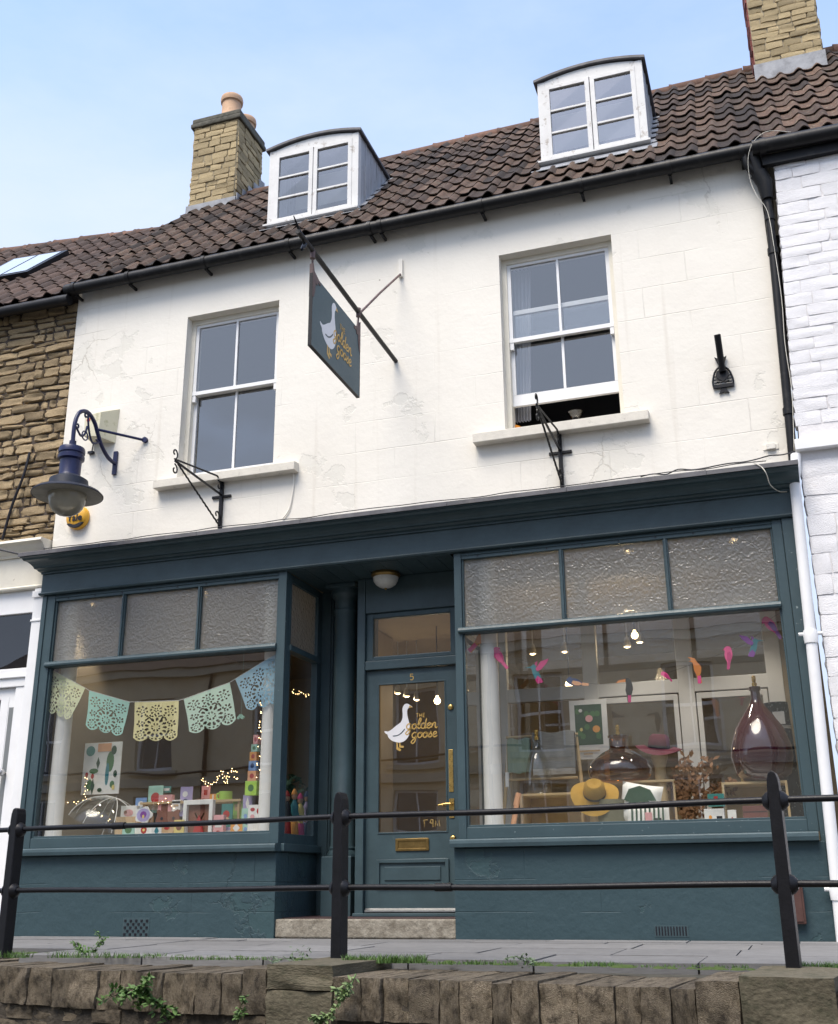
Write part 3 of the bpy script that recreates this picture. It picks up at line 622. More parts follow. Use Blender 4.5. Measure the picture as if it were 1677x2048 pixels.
# right pilaster, leaning slightly like the house corner
m = MB(); m._add([(.132, -.09, -.01), (.165, -.09, -.01), (.165, .05, -.01), (.132, .05, -.01), (.132, -.09, 3.096), (.262, -.09, 3.096), (.262, .05, 3.096), (.132, .05, 3.096)], [(3, 2, 1, 0), (4, 5, 6, 7), (0, 1, 5, 4), (1, 2, 6, 5), (2, 3, 7, 6), (3, 0, 4, 7)]); m.build('pilaster', 'teal_worn', shop, bevel=.005)
m = MB(); m.box(-6.755, -6.706, -.085, .05, -.01, 3.097); m.build('pilaster', 'teal', shop, bevel=.005)
# airbricks
ab = MB(); 
for i in range(9):
    for j in range(5):
        if (i+j) % 2 == 0: ab.box(-5.545+i*.0265, -5.545+i*.0265+.019, -.108, -.099, .012+j*.027, .012+j*.027+.019)
f = MB(); f.box(-5.56, -5.30, -.1025, -.099, .002, .155); v = f.build('air_vent', 'teal', pL); ab.build('vent_grid', 'black_plastic', v)
f = MB(); f.box(-1.085, -.845, -.1025, -.099, .025, .105); v = f.build('air_vent', 'teal', pR)
for i in range(11):
    q = MB(); q.box(-1.077+i*.021, -1.067+i*.021, -.1045, -.101, .034, .096); q.build('vent_slot', 'black_plastic', v)
# bay returns into the doorway
def bay_return(xo, sgn):
    g = xo-sgn*.03
    def B(mb, xa, xb, *r): mb.box(min(xa, xb), max(xa, xb), *r)
    f = MB(); B(f, xo, xo-sgn*.06, .021, .05, .735, 3.09); B(f, xo, xo-sgn*.06, .64, .74, .735, 3.09); B(f, xo+sgn*.002, xo-sgn*.06, .05, .64, .735, .82); B(f, xo+sgn*.002, xo-sgn*.06, .05, .64, 3.02, 3.09)
    B(f, xo+sgn*.02, xo-sgn*.06, .02, .66, 2.385, 2.437)
    w_ = f.build('bay_return', 'teal', shop, bevel=.004)
    pane('frosted_pane', 'hammered_glass', w_, (g, .045, 2.43), (g, .645, 2.43), (g, .645, 3.03), (g, .045, 3.03))
    pane('display_pane', 'clear_glass', w_, (g, .045, .81), (g, .645, .81), (g, .645, 2.39), (g, .045, 2.39))
    s = MB(); B(s, xo+sgn*.045, xo-sgn*.05, -.05, .72, .672, .736); s.build('shop_sill', 'teal', shop, bevel=.006)
    p = MB(); B(p, xo-sgn*.001, xo-sgn*.12, .141, .74, .10, .671); p.build('stall_riser', 'teal_render', shop)
bay_return(-4.14, 1); bay_return(-2.565, -1)
# doorway lobby
m = MB()
for i, (a, b) in enumerate(((.74, .757), (.757, .774), (.774, .80))): m.box(-4.17+i*.012, -4.05+i*.02, a-.0005, b, .14, 3.09)
m.box(-4.2, -3.60, .80, .84, .12, 3.09); m.box(-3.64, -3.60, .56, .80, .12, 3.09)
m.build('lobby_panel', 'teal_dark', shop, bevel=.003)
cx, cy = -3.84, .60
m = MB(); m.lathe([(.135, .64), (.135, .66), (.115, .69), (.118, .71), (.105, .73), (.103, 2.80), (.11, 2.81), (.112, 2.85), (.104, 2.86), (.104, 2.95), (.125, 2.98), (.14, 3.0), (.14, 3.05)], (cx, cy, 0), 28); m.build('column', 'teal', shop, smooth=35)
m = MB(); m.box(cx-.14, cx+.14, cy-.14, cy+.14, .14, .64); m.build('pedestal', 'teal', shop, bevel=.008)
m = MB(); m.box(cx-.15, cx+.15, cy-.15, cy+.15, 3.05, 3.09); m.build('abacus', 'teal', shop, bevel=.008)
x = -4.14
for i in range(9):
    b = min(x+.175, -2.60); 
    if b-x < .03: break
    m = MB(); m.box(x+.002, b-.002, -.058, .80, 3.094, 3.11); m.build('soffit_board', 'teal_dark', shop, bevel=.003); x = b
m = MB(); m.box(-4.14, -2.60, -.08, .05, .0, .142); o = m.build('door_step', 'step_stone', shop, bevel=.012)
m = MB(); m.box(-4.139, -2.601, .051, .80, .02, .150); m.build('lobby_floor', 'tile_floor', shop)
# door frame and fanlight
DY = .45
m = MB(); m.box(-3.64, -3.565, DY-.05, DY+.06, .15, 3.09); m.box(-2.705, -2.60, DY-.05, DY+.06, .15, 3.09); m.box(-3.565, -2.705, DY-.04, DY+.06, 2.235, 2.315); m.box(-3.565, -2.705, DY-.04, DY+.06, 2.76, 3.09)
df = m.build('door_frame', 'teal', shop, bevel=.006)
m = MB(); 
for a, b, c, d in ((-3.565, -3.50, 2.315, 2.76), (-2.76, -2.705, 2.315, 2.76), (-3.50, -2.76, 2.315, 2.36), (-3.50, -2.76, 2.71, 2.76)): m.box(a, b, DY-.015, DY+.04, c, d)
m.build('fanlight', 'teal_dark', df, bevel=.01); pane('fanlight_pane', 'clear_glass', df, (-3.5, DY+.01, 2.36), (-2.76, DY+.01, 2.36), (-2.76, DY+.01, 2.71), (-3.5, DY+.01, 2.71))
# the door
gx0, gx1, gz0, gz1 = -3.455, -2.815, .815, 2.11
m = MB()
m.box(-3.562, gx0, DY, DY+.045, .175, 2.23); m.box(gx1, -2.708, DY, DY+.045, .175, 2.23); m.box(gx0, gx1, DY, DY+.045, gz1, 2.23); m.box(gx0, gx1, DY, DY+.045, .175, gz0)
door = m.build('door', 'teal', shop)
m = MB()
for a, b, c, d in ((gx0, gx0+.012, gz0, gz1), (gx1-.012, gx1, gz0, gz1), (gx0+.012, gx1-.012, gz0, gz0+.012), (gx0+.012, gx1-.012, gz1-.012, gz1)): m.box(a, b, DY-.006, DY+.02, c, d)
m.build('door_bead', 'teal', door, bevel=.003); pane('door_pane', 'clear_glass', door, (gx0, DY+.022, gz0), (gx1, DY+.022, gz0), (gx1, DY+.022, gz1), (gx0, DY+.022, gz1))
a, b, c, d = -3.46, -2.81, .375, .605                       # raised panel moulding
m = MB(); 
for p, q, r, s in ((a, a+.03, c, d), (b-.03, b, c, d), (a+.03, b-.03, c, c+.03), (a+.03, b-.03, d-.03, d)): m.box(p, q, DY-.018, DY-.001, r, s)
m.box(a+.075, b-.075, DY-.01, DY-.001, c+.06, d-.06); m.build('door_panel', 'teal', door, bevel=.007)
m = MB(); a, b, c, d = -3.285, -2.985, .672, .772
for p, q, r, s in ((a, a+.024, c, d), (b-.024, b, c, d), (a+.024, b-.024, c, c+.02), (a+.024, b-.024, d-.02, d)): m.box(p, q, DY-.012, DY-.001, r, s)
lb = m.build('letterbox', 'brass_old', door, bevel=.003)
m = MB(); m.box(a+.024, b-.024, DY-.005, DY-.001, c+.02, d-.02); m.build('letter_flap', 'brass_old', lb)
m = MB(); m.box(-2.800, -2.760, DY-.005, DY-.001, 1.145, 1.50); m.build('push_plate', 'brass', door, bevel=.002)
m = MB(); m.box(-2.800, -2.757, DY-.007, DY-.001, .93, 1.09); m.lathe([(.012, 0), (.012, .03)], (-2.777, DY-.006, 1.045), 12, 'y'); m.tube([(-2.777, DY-.04, 1.045), (-2.825, DY-.043, 1.045), (-2.89, DY-.042, 1.036)], [.009, .009, .006], 10); h = m.build('door_handle', 'brass', door, smooth=40)
m = MB(); m.box(-2.781, -2.773, DY-.0085, DY-.0065, .955, .98); m.build('keyhole', 'black_plastic', h)
for z in (1.865, .765):
    m = MB(); m.lathe([(.026, 0), (.026, .008), (.020, .016), (.012, .018), (.0, .018)], (-2.773, DY-.0005, z), 20, 'y'); m.build('door_lock', 'brass', door, smooth=40)
m = MB(); m.sweep([(DY-.03, .185), (DY-.03, .197), (DY-.001, .215), (DY-.001, .185)], -3.555, -2.712); m.build('weather_bar', 'steel', door)
m = MB(); m.box(-3.64, -2.60, DY-.10, DY+.05, .150, .176); m.build('threshold', 'teal_dark', shop, bevel=.005)

# ------------------------------------------------------------------ lettering (brush strokes)
GL = {  # letter -> (advance, strokes) on an x-height of 1
 'g': (1.05, [[(.85, .85), (.5, 1.02), (.15, .7), (.15, .3), (.45, .02), (.8, .35), (.9, .9), (.85, .1), (.75, -.6), (.4, -1.0), (.08, -.75), (.35, -.35), (1.05, .12)]]),
 'o': (.95, [[(.5, 1.0), (.15, .75), (.12, .3), (.45, 0), (.8, .3), (.78, .75), (.5, 1.0), (.62, .75), (1.0, .78)]]),
 'l': (.62, [[(0, .12), (.35, .8), (.6, 1.6), (.45, 1.95), (.25, 1.6), (.2, .5), (.35, .03), (.68, .25)]]),
 'd': (1.08, [[(.85, .8), (.5, 1.0), (.15, .65), (.18, .2), (.5, .0), (.78, .35), (.95, 1.9)], [(.95, 1.9), (.85, .6), (.9, .05), (1.12, .2)]]),
 'e': (.85, [[(.08, .42), (.5, .55), (.7, .82), (.45, 1.02), (.15, .7), (.15, .25), (.45, 0), (.9, .3)]]),
 'n': (1.1, [[(.08, .95), (.16, .5), (.12, .02)], [(.14, .3), (.4, .9), (.65, .98), (.72, .6), (.75, .1), (.95, .02), (1.15, .25)]]),
 's': (.8, [[(0, .1), (.35, .7), (.5, 1.05), (.55, .7), (.7, .35), (.5, .02), (.15, .12)]]),
}
GOOSE = [(955, 1108), (935, 1094), (915, 1082), (895, 1090), (882, 1115), (884, 1150), (882, 1180), (868, 1208), (842, 1224), (806, 1250), (778, 1264), (752, 1260), (758, 1275), (774, 1284), (778, 1300), (800, 1322), (832, 1337), (870, 1341), (903, 1328), (928, 1296), (936, 1250), (928, 1205), (918, 1165), (916, 1132), (926, 1113)]
LEGS = [[(838, 1335), (846, 1335), (850, 1372), (872, 1388), (864, 1400), (838, 1385)], [(858, 1336), (866, 1335), (868, 1362), (890, 1364), (890, 1378), (858, 1376)]]
def brush(word, x, y, h, wd, mb, fn, d0, d1, slant=.12, rise=0):
    k = 0
    for ch_ in word:
        adv, st = GL[ch_]
        for s in st:
            pts = smoothline([(x+(px+slant*py)*h*1.1, y+py*h+rise*(x)) for px, py in s], 4); k += 1
            mb.ribbon(pts, wd, fn, d0, d1+(d1-d0)*.15*(k % 5))
        x += adv*h*1.1
    return x
def block(word, x, y, h, wd, mb, fn, d0, d1):
    B = {'T': [[(0, 1), (.8, 1)], [(.4, 1), (.4, 0)]], 'H': [[(0, 0), (0, 1)], [(.7, 0), (.7, 1)], [(0, .5), (.7, .5)]], 'E': [[(0, 0), (0, 1)], [(0, 1), (.6, 1)], [(0, .5), (.5, .5)], [(0, 0), (.6, 0)]]}
    for c in word:
        for i, s in enumerate(B[c]): mb.ribbon([(x+px*h*.8, y+py*h) for px, py in s], wd, fn, d0, d1+(d1-d0)*.15*i)
        x += h*.95
def goose_sign(parent, fn, sc, ox, oy, dep, gm='sign_white', lm='gold_leaf'):
    """fn(u,v,d) in metres; goose outline units scaled by sc; placed with its beak-top origin at ox,oy"""
    T = lambda p: (ox+(p[0]-752)*sc, oy+(1341-p[1])*sc)
    g = MB(); g.prism([tuple(p) for p in smoothline([T(p) for p in GOOSE], 2, True)], fn, 0, dep); gg = g.build('goose', gm, parent)
    w_ = MB(); w_.ribbon(smoothline([T(p) for p in ((812, 1296), (845, 1294), (875, 1278), (900, 1252))], 4), 7*sc, fn, dep, dep*1.8); w_.build('wing_line', 'teal_dark', gg)
    for l in LEGS:
        q = MB(); q.prism([T(p) for p in l], fn, 0, dep*.9); q.build('goose_leg', lm, gg)
    b_ = MB(); b_.prism([T(p) for p in ((957, 1110), (934, 1095), (927, 1112))], fn, dep*1.1, dep*1.6); b_.build('beak', lm, gg)
    t = MB(); x, y = T((981, 1180)); block('THE', x, y, 26*sc, 6*sc, t, fn, dep*1.2, dep*2); t.build('lettering', lm, parent); t = MB()
    x, y = T((905, 1256)); brush('golden', x, y, 36*sc, 7.5*sc, t, fn, dep*1.2, dep*2); t.build('lettering', lm, parent); t = MB()
    x, y = T((944, 1316)); brush('goose', x, y, 36*sc, 7.5*sc, t, fn, dep*1.2, dep*2)
    t.build('lettering', lm, parent)
p = PY(768, 1486, DY)
goose_sign(door, lambda u, v, d: (u, DY+.0185-d, v), .001305, p.x, p.z, .0015)
# house number 5
m = MB(); q = PY(824, 1354, DY); s = .052
m.ribbon([Vector((q.x+.3*s, q.z+.5*s)), Vector((q.x-.2*s, q.z+.5*s)), Vector((q.x-.24*s, q.z+.06*s))]+smoothline([(q.x-.22*s, q.z+.06*s), (q.x+.1*s, q.z+.14*s), (q.x+.32*s, q.z-.17*s), (q.x+.08*s, q.z-.5*s), (q.x-.28*s, q.z-.42*s)], 4), .007, lambda u, v, d: (u, DY-d, v), .0005, .003); m.build('house_number', 'gold_leaf', door)
# ------------------------------------------------------------------ lobby ceiling lamp
c = PY(772, 1142, .30); lamp = thing('ceiling_lamp', 'domed glass ceiling lamp with a brass ring over the shop door', 'lamp', (c.x, .30, 3.093))
mat('opal', (.62, .62, .58), .25, .03, 5, .02)
m = MB(); m.lathe([(.13, 3.0935), (.135, 3.07), (.12, 3.05), (.11, 3.05)], (c.x, .30, 0), 28); m.build('ring', 'brass_old', lamp, smooth=40)
m = MB(); m.lathe([(.118, 3.055), (.112, 3.02), (.09, 2.985), (.055, 2.962), (.015, 2.952), (.0, 2.951)], (c.x, .30, 0), 28); m.build('shade', 'opal', lamp, smooth=50)
m = MB(); m.lathe([(.0, 2.935), (.01, 2.94), (.012, 2.948), (.012, 2.956)], (c.x, .30, 0), 12); m.build('finial', 'brass_old', lamp, smooth=50)
# ------------------------------------------------------------------ left neighbour: stone house with white shopfront
nbl = thing('stone_house', 'rubble stone house with brown tiled roof and a white painted shopfront', 'house', (-8.2, 0, 0))
LX0, LX1 = -8.9, -6.777
m = MB(); m.box(LX0, LX1, .03, .35, 3.60, 6.46); w_ = m.build('wall', 'rubble_mortar', nbl)
masonry(w_, 'stone', variants('rubble_stone', 'rubble', 10, 4, .20, .55), -8.45, LX1, 3.70, 6.42, .085, .24, (0, .03, 0), (1, 0, 0), (0, -1, 0), proud=.03, gap=.020, hvar=.40, wvar=.65)
def lridge(x): return 8.76+(x+6.9)*(-.08)
def sky_skip(x, t): return -9.0 < x < -8.35 and .35 < t < .72
tiled_roof(nbl, -10.7, -6.80, 6.44, lridge, 2.2, 'roof_tile_brown', None, limit=300, w=.20, nrow=13)
m = MB(); m.tube([(-10.7, -.15, 6.40), (LX1-.0, -.15, 6.36)], .06, 12); m.build('gutter', 'black_gutter', nbl, smooth=40)
def lsurf(x, t): return surf(x, t, 6.44, lridge(x), 2.2)
skl = MB()
def slab_on(mb, f, xa, xb, ta, tb, h0, h1):
    n = (f(xa+.1, ta)-f(xa, ta)).cross(f(xa, tb)-f(xa, ta)).normalized()
    q = [f(xa, ta), f(xb, ta), f(xb, tb), f(xa, tb)]; vs = [p+n*h0 for p in q]+[p+n*h1 for p in q]
    mb._add(vs, [(3, 2, 1, 0), (4, 5, 6, 7), (0, 1, 5, 4), (1, 2, 6, 5), (2, 3, 7, 6), (3, 0, 4, 7)])
sk0 = [PY(*q, .0) for q in ((10, 550), (80, 548), (145, 515))]
xa, xb, ta, tb = -8.93, -8.20, .42, .68
m = MB(); slab_on(m, lsurf, xa-.06, xb+.06, ta-.02, tb+.02, .02, .115); sk = m.build('roof_window', 'black_metal', nbl)
mat('skylight_glass', (.5, .55, .6), .08, .02, 3, 0, spec=.9)
for a, b in ((xa, (xa+xb)/2-.02), ((xa+xb)/2+.02, xb)):
    m = MB(); slab_on(m, lsurf, a, b, ta, tb, .116, .122); m.build('roof_window_pane', 'skylight_glass', sk)
# white shopfront of the neighbour
m = MB(); m.sweep([(0.02, 3.70), (-.16, 3.69), (-.17, 3.66), (-.13, 3.64), (-.10, 3.60), (-.06, 3.56), (-.05, 3.54), (.02, 3.54)], LX0, -6.79); m.build('cornice', 'cream_paint', nbl, bevel=.003)
m = MB(); m.box(LX0, -6.785, -.03, .05, 3.20, 3.539); m.sweep([(-.035, 3.20), (-.055, 3.205), (-.06, 3.22), (-.045, 3.235), (-.035, 3.24)], LX0, -6.79); m.build('fascia_board', 'cream_paint', nbl)
m = MB(); m.box(-6.885, -6.757, -.05, .06, 0, 3.195); m.box(-6.90, -6.756, -.065, -.049, 3.10, 3.165); m.box(-6.895, -6.756, -.06, -.049, 2.86, 2.88); m.build('pilaster', 'white_paint', nbl, bevel=.005)
m = MB(); m.box(LX0, -6.886, .0, .05, 2.97, 3.199); m.box(LX0, -6.886, -.01, .05, 2.24, 2.42); m.box(LX0, -6.886, -.03, .05, 2.325, 2.345)
m.box(-7.02, -6.886, .0, .05, 0, 2.239); m.build('door_frame', 'white_paint', nbl, bevel=.006)
pane('transom_pane', 'dark_glass', nbl, (LX0, .03, 2.42), (-6.886, .03, 2.42), (-6.886, .03, 2.97), (LX0, .03, 2.97))
m = MB(); m.box(-7.20, -7.025, .03, .07, .15, 2.235); m.box(-7.9, -7.20, .03, .07, 2.13, 2.235); m.box(-7.9, -7.20, .03, .07, .15, .9); m.box(-7.115, -7.105, .026, .03, .9, 2.15)
dd = m.build('door', 'white_paint', nbl, bevel=.005)
pane('door_pane', 'dark_glass', dd, (-7.9, .05, .9), (-7.2, .05, .9), (-7.2, .05, 2.13), (-7.9, .05, 2.13))
pane('door_pane', 'dark_glass', dd, (-7.095, .028, .75), (-7.04, .028, .75), (-7.04, .028, 2.05), (-7.095, .028, 2.05))
m = MB(); q = PY(10, 1546, -.03); m.lathe([(.012, 0), (.012, .03), (.03, .045), (.036, .065), (.028, .085), (0, .092)], (-7.05, .028, 1.43), 18, 'y'); m.build('door_knob', 'steel', dd, smooth=50)
m = MB(); m.box(LX0, -7.9, .0, .06, .1, 2.239); m.box(LX0, -6.76, .40, .44, 0, 3.6); m.build('shop_backing', 'interior_dark', nbl)

# ------------------------------------------------------------------ right neighbour: white painted brick
nbr = thing('white_brick_house', 'white painted brick house with orange brown roof tiles beside the black downpipe', 'house', (1.4, 0, 0))
def edge(z): return .318+(z-3.7)*.044 if z > 3.7 else .318
m = MB(); z0, z1 = 3.64, 6.36
m._add([(edge(z0)+.02, -.10, z0), (2.9, -.10, z0), (2.9, .3, z0), (edge(z0)+.02, .3, z0), (edge(z1)+.02, -.10, z1), (2.9, -.10, z1), (2.9, .3, z1), (edge(z1)+.02, .3, z1)], [(3, 2, 1, 0), (4, 5, 6, 7), (0, 1, 5, 4), (1, 2, 6, 5), (2, 3, 7, 6), (3, 0, 4, 7)])
m.box(.335, 2.9, -.10, .3, -.02, 3.64); wr = m.build('wall', 'white_joint', nbr)
bv = variants('white_bricks', 'white_brick', 9, 4, .05, .28)
z = 0.0
while z < 6.33:
    h = R.uniform(.095, .125) if z > 3.7 else R.uniform(.14, .17); e = edge(z)
    x = e; first = True
    lim = 1.5 if z > 3.6 else 1.0
    while x < lim:
        wd = R.uniform(.20, .44) * (.6 if first and R.random() < .5 else 1)
        if not (3.57 < z+h and z < 3.72):
            c = Vector((x+wd/2, -.10+.006+.05-R.uniform(0, .006), z+h/2)); g_ = .002
            link(R.choice(bv), 'brick', wr, mtx=Matrix.Translation(c) @ Matrix.Rotation(R.uniform(-.02, .02), 4, 'Y') @ Matrix.Diagonal((wd-g_, .12, h-g_, 1)))
        x += wd; first = False
    z += h
m = MB(); m.box(.302, 2.9, -.17, -.05, 3.625, 3.715); m.build('stone_ledge', 'white_paint', nbr, bevel=.004)
def rridge(x): return ridge_z(min(x, .4))+ (x-.4)*.01
tiled_roof(nbr, X1+.07, 2.84, 6.555, rridge, RY, 'roof_tile_warm', None, limit=300, w=.19, nrow=12)
m = MB(); m.tube([(.27, -.20, 6.462), (2.9, -.20, 6.43)], .068, 14); g = m.build('gutter', 'black_gutter', nbr, smooth=40)
m = MB(); m.tube([(.33, -.20, 6.456), (.38, -.20, 6.455)], .078, 14); m.build('gutter_bracket', 'black_gutter', g, smooth=40)
m = MB(); m.box(.34, 2.9, -.16, -.10, 6.30, 6.40); m.build('eaves_board', 'black_gutter', nbr)
chimney(nbr, .475, 1.175, 1.75, 2.45, 8.78, 11.0, True)
m = MB(); m.box(.455, 1.20, 1.705, 1.742, 8.62, 8.90); m.build('lead_flashing', 'lead', nbr)
# white downpipe
m = MB(); top = Vector((.265, -.15, 3.38)); bot = Vector((.190, -.15, .0))
m.tube([top, bot], .042, 14); m.tube([(.30, -.12, 3.60), (.285, -.14, 3.45), top], .04, 12); wp = m.build('downpipe', 'white_paint', nbr, smooth=40)
for t in (.365, .90):
    p = top.lerp(bot, t); q = top.lerp(bot, t+.02)
    k = MB(); k.tube([p+Vector((0, 0, .03)), p, q], [.05, .056, .05], 14); k.tube([p+Vector((-.085, .0, .005)), p+Vector((-.03, 0, .005))], .014, 8); k.tube([p+Vector((.03, .0, .005)), p+Vector((.085, 0, .005))], .014, 8); k.build('pipe_collar', 'white_paint', wp, smooth=40)

# ------------------------------------------------------------------ ground: road, pavement with slabs, retaining wall
RD = -1.13                                                        # road level
m = MB(); m.quad((-300, -300, RD), (300, -300, RD), (300, 300, RD), (-300, 300, RD)); struct(m.build('road', 'asphalt'))
A = Vector((-4.96, -2.25)); Bv = Vector((-.10, -2.83)); wd_ = (Bv-A).normalized(); wn = Vector((wd_.y, -wd_.x))   # wall line and its outward normal (-y side)
def WL(s, o, z): q = A + wd_*s + wn*o; return Vector((q.x, q.y, z))
m = MB(); a = WL(-9, .02, 0); b = WL(9, .02, 0)
m._add([(a.x, a.y, -.055), (b.x, b.y, -.055), (14, .12, -.055), (-14, .12, -.055), (a.x, a.y, RD), (b.x, b.y, RD), (14, .12, RD), (-14, .12, RD)], [(0, 1, 2, 3), (7, 6, 5, 4), (0, 4, 5, 1), (1, 5, 6, 2), (2, 6, 7, 3), (3, 7, 4, 0)])
pav = struct(m.build('pavement', 'slab_bed'))
sv = [stone_mesh('paving_slab', 'slab', 20+i, 1, .0, .0) for i in range(2)]
rows = [(-.105, -.42), (-.42, -.60), (-.60, -1.22), (-1.22, -1.86), (-1.86, -2.5)]
for k, (ya, yb) in enumerate(rows):
    x = -8.4+R.uniform(0, .5)
    while x < 2.6:
        w0 = R.uniform(.7, 1.05); ymin = A.y + wd_.y/wd_.x*(x+w0/2-A.x)
        if yb > ymin-.25:
            c = Vector((x+w0/2, (ya+yb)/2, -.03+R.uniform(-.003, .003))); link(sv[0], 'paving_slab', pav, mtx=Matrix.Translation(c) @ Matrix.Rotation(R.uniform(-.004, .004), 4, 'X') @ Matrix.Diagonal((w0-.012, ya-yb-.012, .06, 1)))
        x += w0
# retaining wall
rw = thing('retaining_wall', 'old rubble retaining wall topped with upright coping stones below the pavement', 'wall', WL(2.4, .15, RD))
m = MB(); a = [WL(-6, .03, 0), WL(8.5, .03, 0), WL(8.5, .555, 0), WL(-6, .555, 0)]
m._add([(p.x, p.y, RD) for p in a]+[(p.x, p.y, -.06) for p in a], [(3, 2, 1, 0), (4, 5, 6, 7), (0, 1, 5, 4), (1, 2, 6, 5), (2, 3, 7, 6), (3, 0, 4, 7)]); core = m.build('core', 'soil_mortar', rw)
def wall_block(me, nm, s, w0, z0, h, o0, dep, tilt=0):
    c = WL(s+w0/2, o0-dep/2, z0+h/2); rot = Matrix(((wd_.x, -wn.x, 0, 0), (wd_.y, -wn.y, 0, 0), (0, 0, 1, 0), (0, 0, 0, 1)))
    link(me, nm, core, mtx=Matrix.Translation(c) @ rot @ Matrix.Rotation(tilt, 4, 'Y') @ Matrix.Diagonal((w0-.006, dep, h-.006, 1)))
cs = [stone_mesh('coping_stone', 'wall_stone', 40+i, 6, .038, .09) for i in range(14)]
gs = [stone_mesh('coping_stone', 'green_stone', 60+i, 5, .035, .10) for i in range(3)]
posts_s = [0, (Vector((-2.5, -2.64))-A).dot(wd_), (Bv-A).length]
s = -2.2
while s < 7:
    hit = [p for p in posts_s[1:] if s-.02 < p-.20 < s+.22]
    if hit and p is not None:
        st_ = hit[0]-.16; 
        if st_-s > .06: wall_block(R.choice(cs), 'coping_stone', s, st_-s, -.24, .225, .585, .62)
        wall_block(gs[0], 'coping_stone', st_, .40, -.115 if hit[0] != posts_s[2] else -.275, .125 if hit[0] != posts_s[2] else .285, .592, .66)
        if hit[0] != posts_s[2]: wall_block(gs[1], 'coping_stone', st_, .40, -.36, .245, .59, .50)
        s = st_+.40; continue
    w0 = R.choice((R.uniform(.08, .12), R.uniform(.12, .17), R.uniform(.15, .21))); wall_block(R.choice(cs), 'coping_stone', s, w0, -.245+R.uniform(-.008, .005), .205+R.uniform(-.004, .004), .585+R.uniform(-.018, .015), .62, R.uniform(-.006, .006)); s += w0
ws = [stone_mesh('stone', 'wall_stone', 80+i, 4, .07, .16) for i in range(10)]
z = -.24
for h in (.08, .09, .10, .12, .12, .13, .13, .14):
    z -= h; s = -2.2+R.uniform(0, .1)
    while s < 7:
        w0 = R.uniform(.12, .30)
        if s > 6.2 or s < -1.9: s += w0; continue
        wall_block(R.choice(ws), 'stone', s, w0, z, h+R.uniform(-.008, .004), .55+R.uniform(-.02, .02), .22, R.uniform(-.04, .04)); s += w0

# ------------------------------------------------------------------ railing
rail = thing('railing', 'black iron railing with two round rails and rounded posts on the pavement edge', 'railing', WL(2.4, 0, 0))
def post(s, lean):
    b = WL(s, .0, 0); ang = math.atan2(wd_.y, wd_.x)
    prof = [(-.033, -.05), (.033, -.05), (.029, .84), (.026, .875), (.016, .905), (0, .915), (-.016, .905), (-.026, .875), (-.029, .84)]
    mt = Matrix.Translation(b) @ Matrix.Rotation(ang, 4, 'Z') @ Matrix.Rotation(lean, 4, 'Y')
    m = MB(); m.prism(prof, lambda u, v, d: mt @ Vector((u, d, v)), -.043, .043); o = m.build('post', 'black_metal', rail, bevel=.005)
    for z in (.378, .77):
        for e in (-1, 1):
            k = MB(); c0 = mt @ Vector((e*.03, 0, z)); c1 = mt @ Vector((e*.062, 0, z)); k.tube([c0, c0.lerp(c1, .5), c1], [.05, .042, .024], 14); k.build('boss', 'black_metal', o, smooth=40)
pp = []
for s, ln in ((-2.55, 0), (posts_s[0]-.10, .0), (posts_s[1]-.06, 0), (posts_s[2]+.0, 0), (posts_s[2]+2.43, 0)): post(s, ln)
for z in (.378, .772):
    n = 40; pts = [WL(-2.6+(10.0)*i/n, .0, z+.004*math.sin(i*.7)) for i in range(n+1)]
    m = MB(); m.tube(pts, .0165, 12); r_ = m.build('rail', 'black_metal', rail, smooth=40)
    for px in ((205, ) if z > .5 else (905,)):
        sx = (PY(px, 1650 if z > .5 else 1775, -2.5)-Vector((A.x, A.y, 0))); ss = sx.x*wd_.x+sx.y*wd_.y
        k = MB(); k.tube([WL(ss-.05, 0, z), WL(ss+.05, 0, z)], .0225, 12); k.build('rail_sleeve', 'black_metal', r_, smooth=40)
# ------------------------------------------------------------------ hanging sign
SX = -3.118
sg = thing('hanging_sign', 'teal hanging sign board with a white goose on a black pole above the shopfront', 'sign', (SX, 0, 4.28))
m = MB(); m.box(SX-.012, SX+.012, -1.93, -.94, 4.28, 4.905); board = m.build('board', 'sign_teal', sg, bevel=.002)
m = MB()                                                          # edge strip
for a in ((-1.935, -1.928, 4.28, 4.905), (-.942, -.935, 4.28, 4.905)): m.box(SX-.014, SX+.014, *a)
m.box(SX-.014, SX+.014, -1.935, -.935, 4.274, 4.2815); m.build('edge_strip', 'black_metal', board)
m = MB(); m.tube([(SX, 0.02, 5.07), (SX, -1.0, 5.085), (SX, -2.2, 5.115)], .021, 10); pole = m.build('pole', 'black_metal', sg, smooth=40)
m = MB(); m.tube([(SX, -2.06, 5.08), (SX, -2.16, 5.13), (SX, -2.28, 5.20)], [.012, .014, .004], 8); m.tube([(SX+.01, -2.07, 5.08), (SX+.012, -2.10, 5.03), (SX, -2.12, 5.0), (SX-.01, -2.09, 5.04), (SX-.01, -2.06, 5.09)], .012, 8); m.build('pole_finial', 'black_metal', pole, smooth=40)
q = PY(803, 552, 0)
m = MB(); m.tube([(SX, -.95, 5.06), (SX+.03, -.5, 5.52), (q.x, -.03, q.z), (q.x, .01, q.z)], .011, 8); m.build('stay_bar', 'rusty_metal', sg, smooth=40)
m = MB(); m.box(q.x-.02, q.x+.02, -.03, .0, q.z-.02, q.z+.17); m.build('stay_fixing', 'white_render', sg)
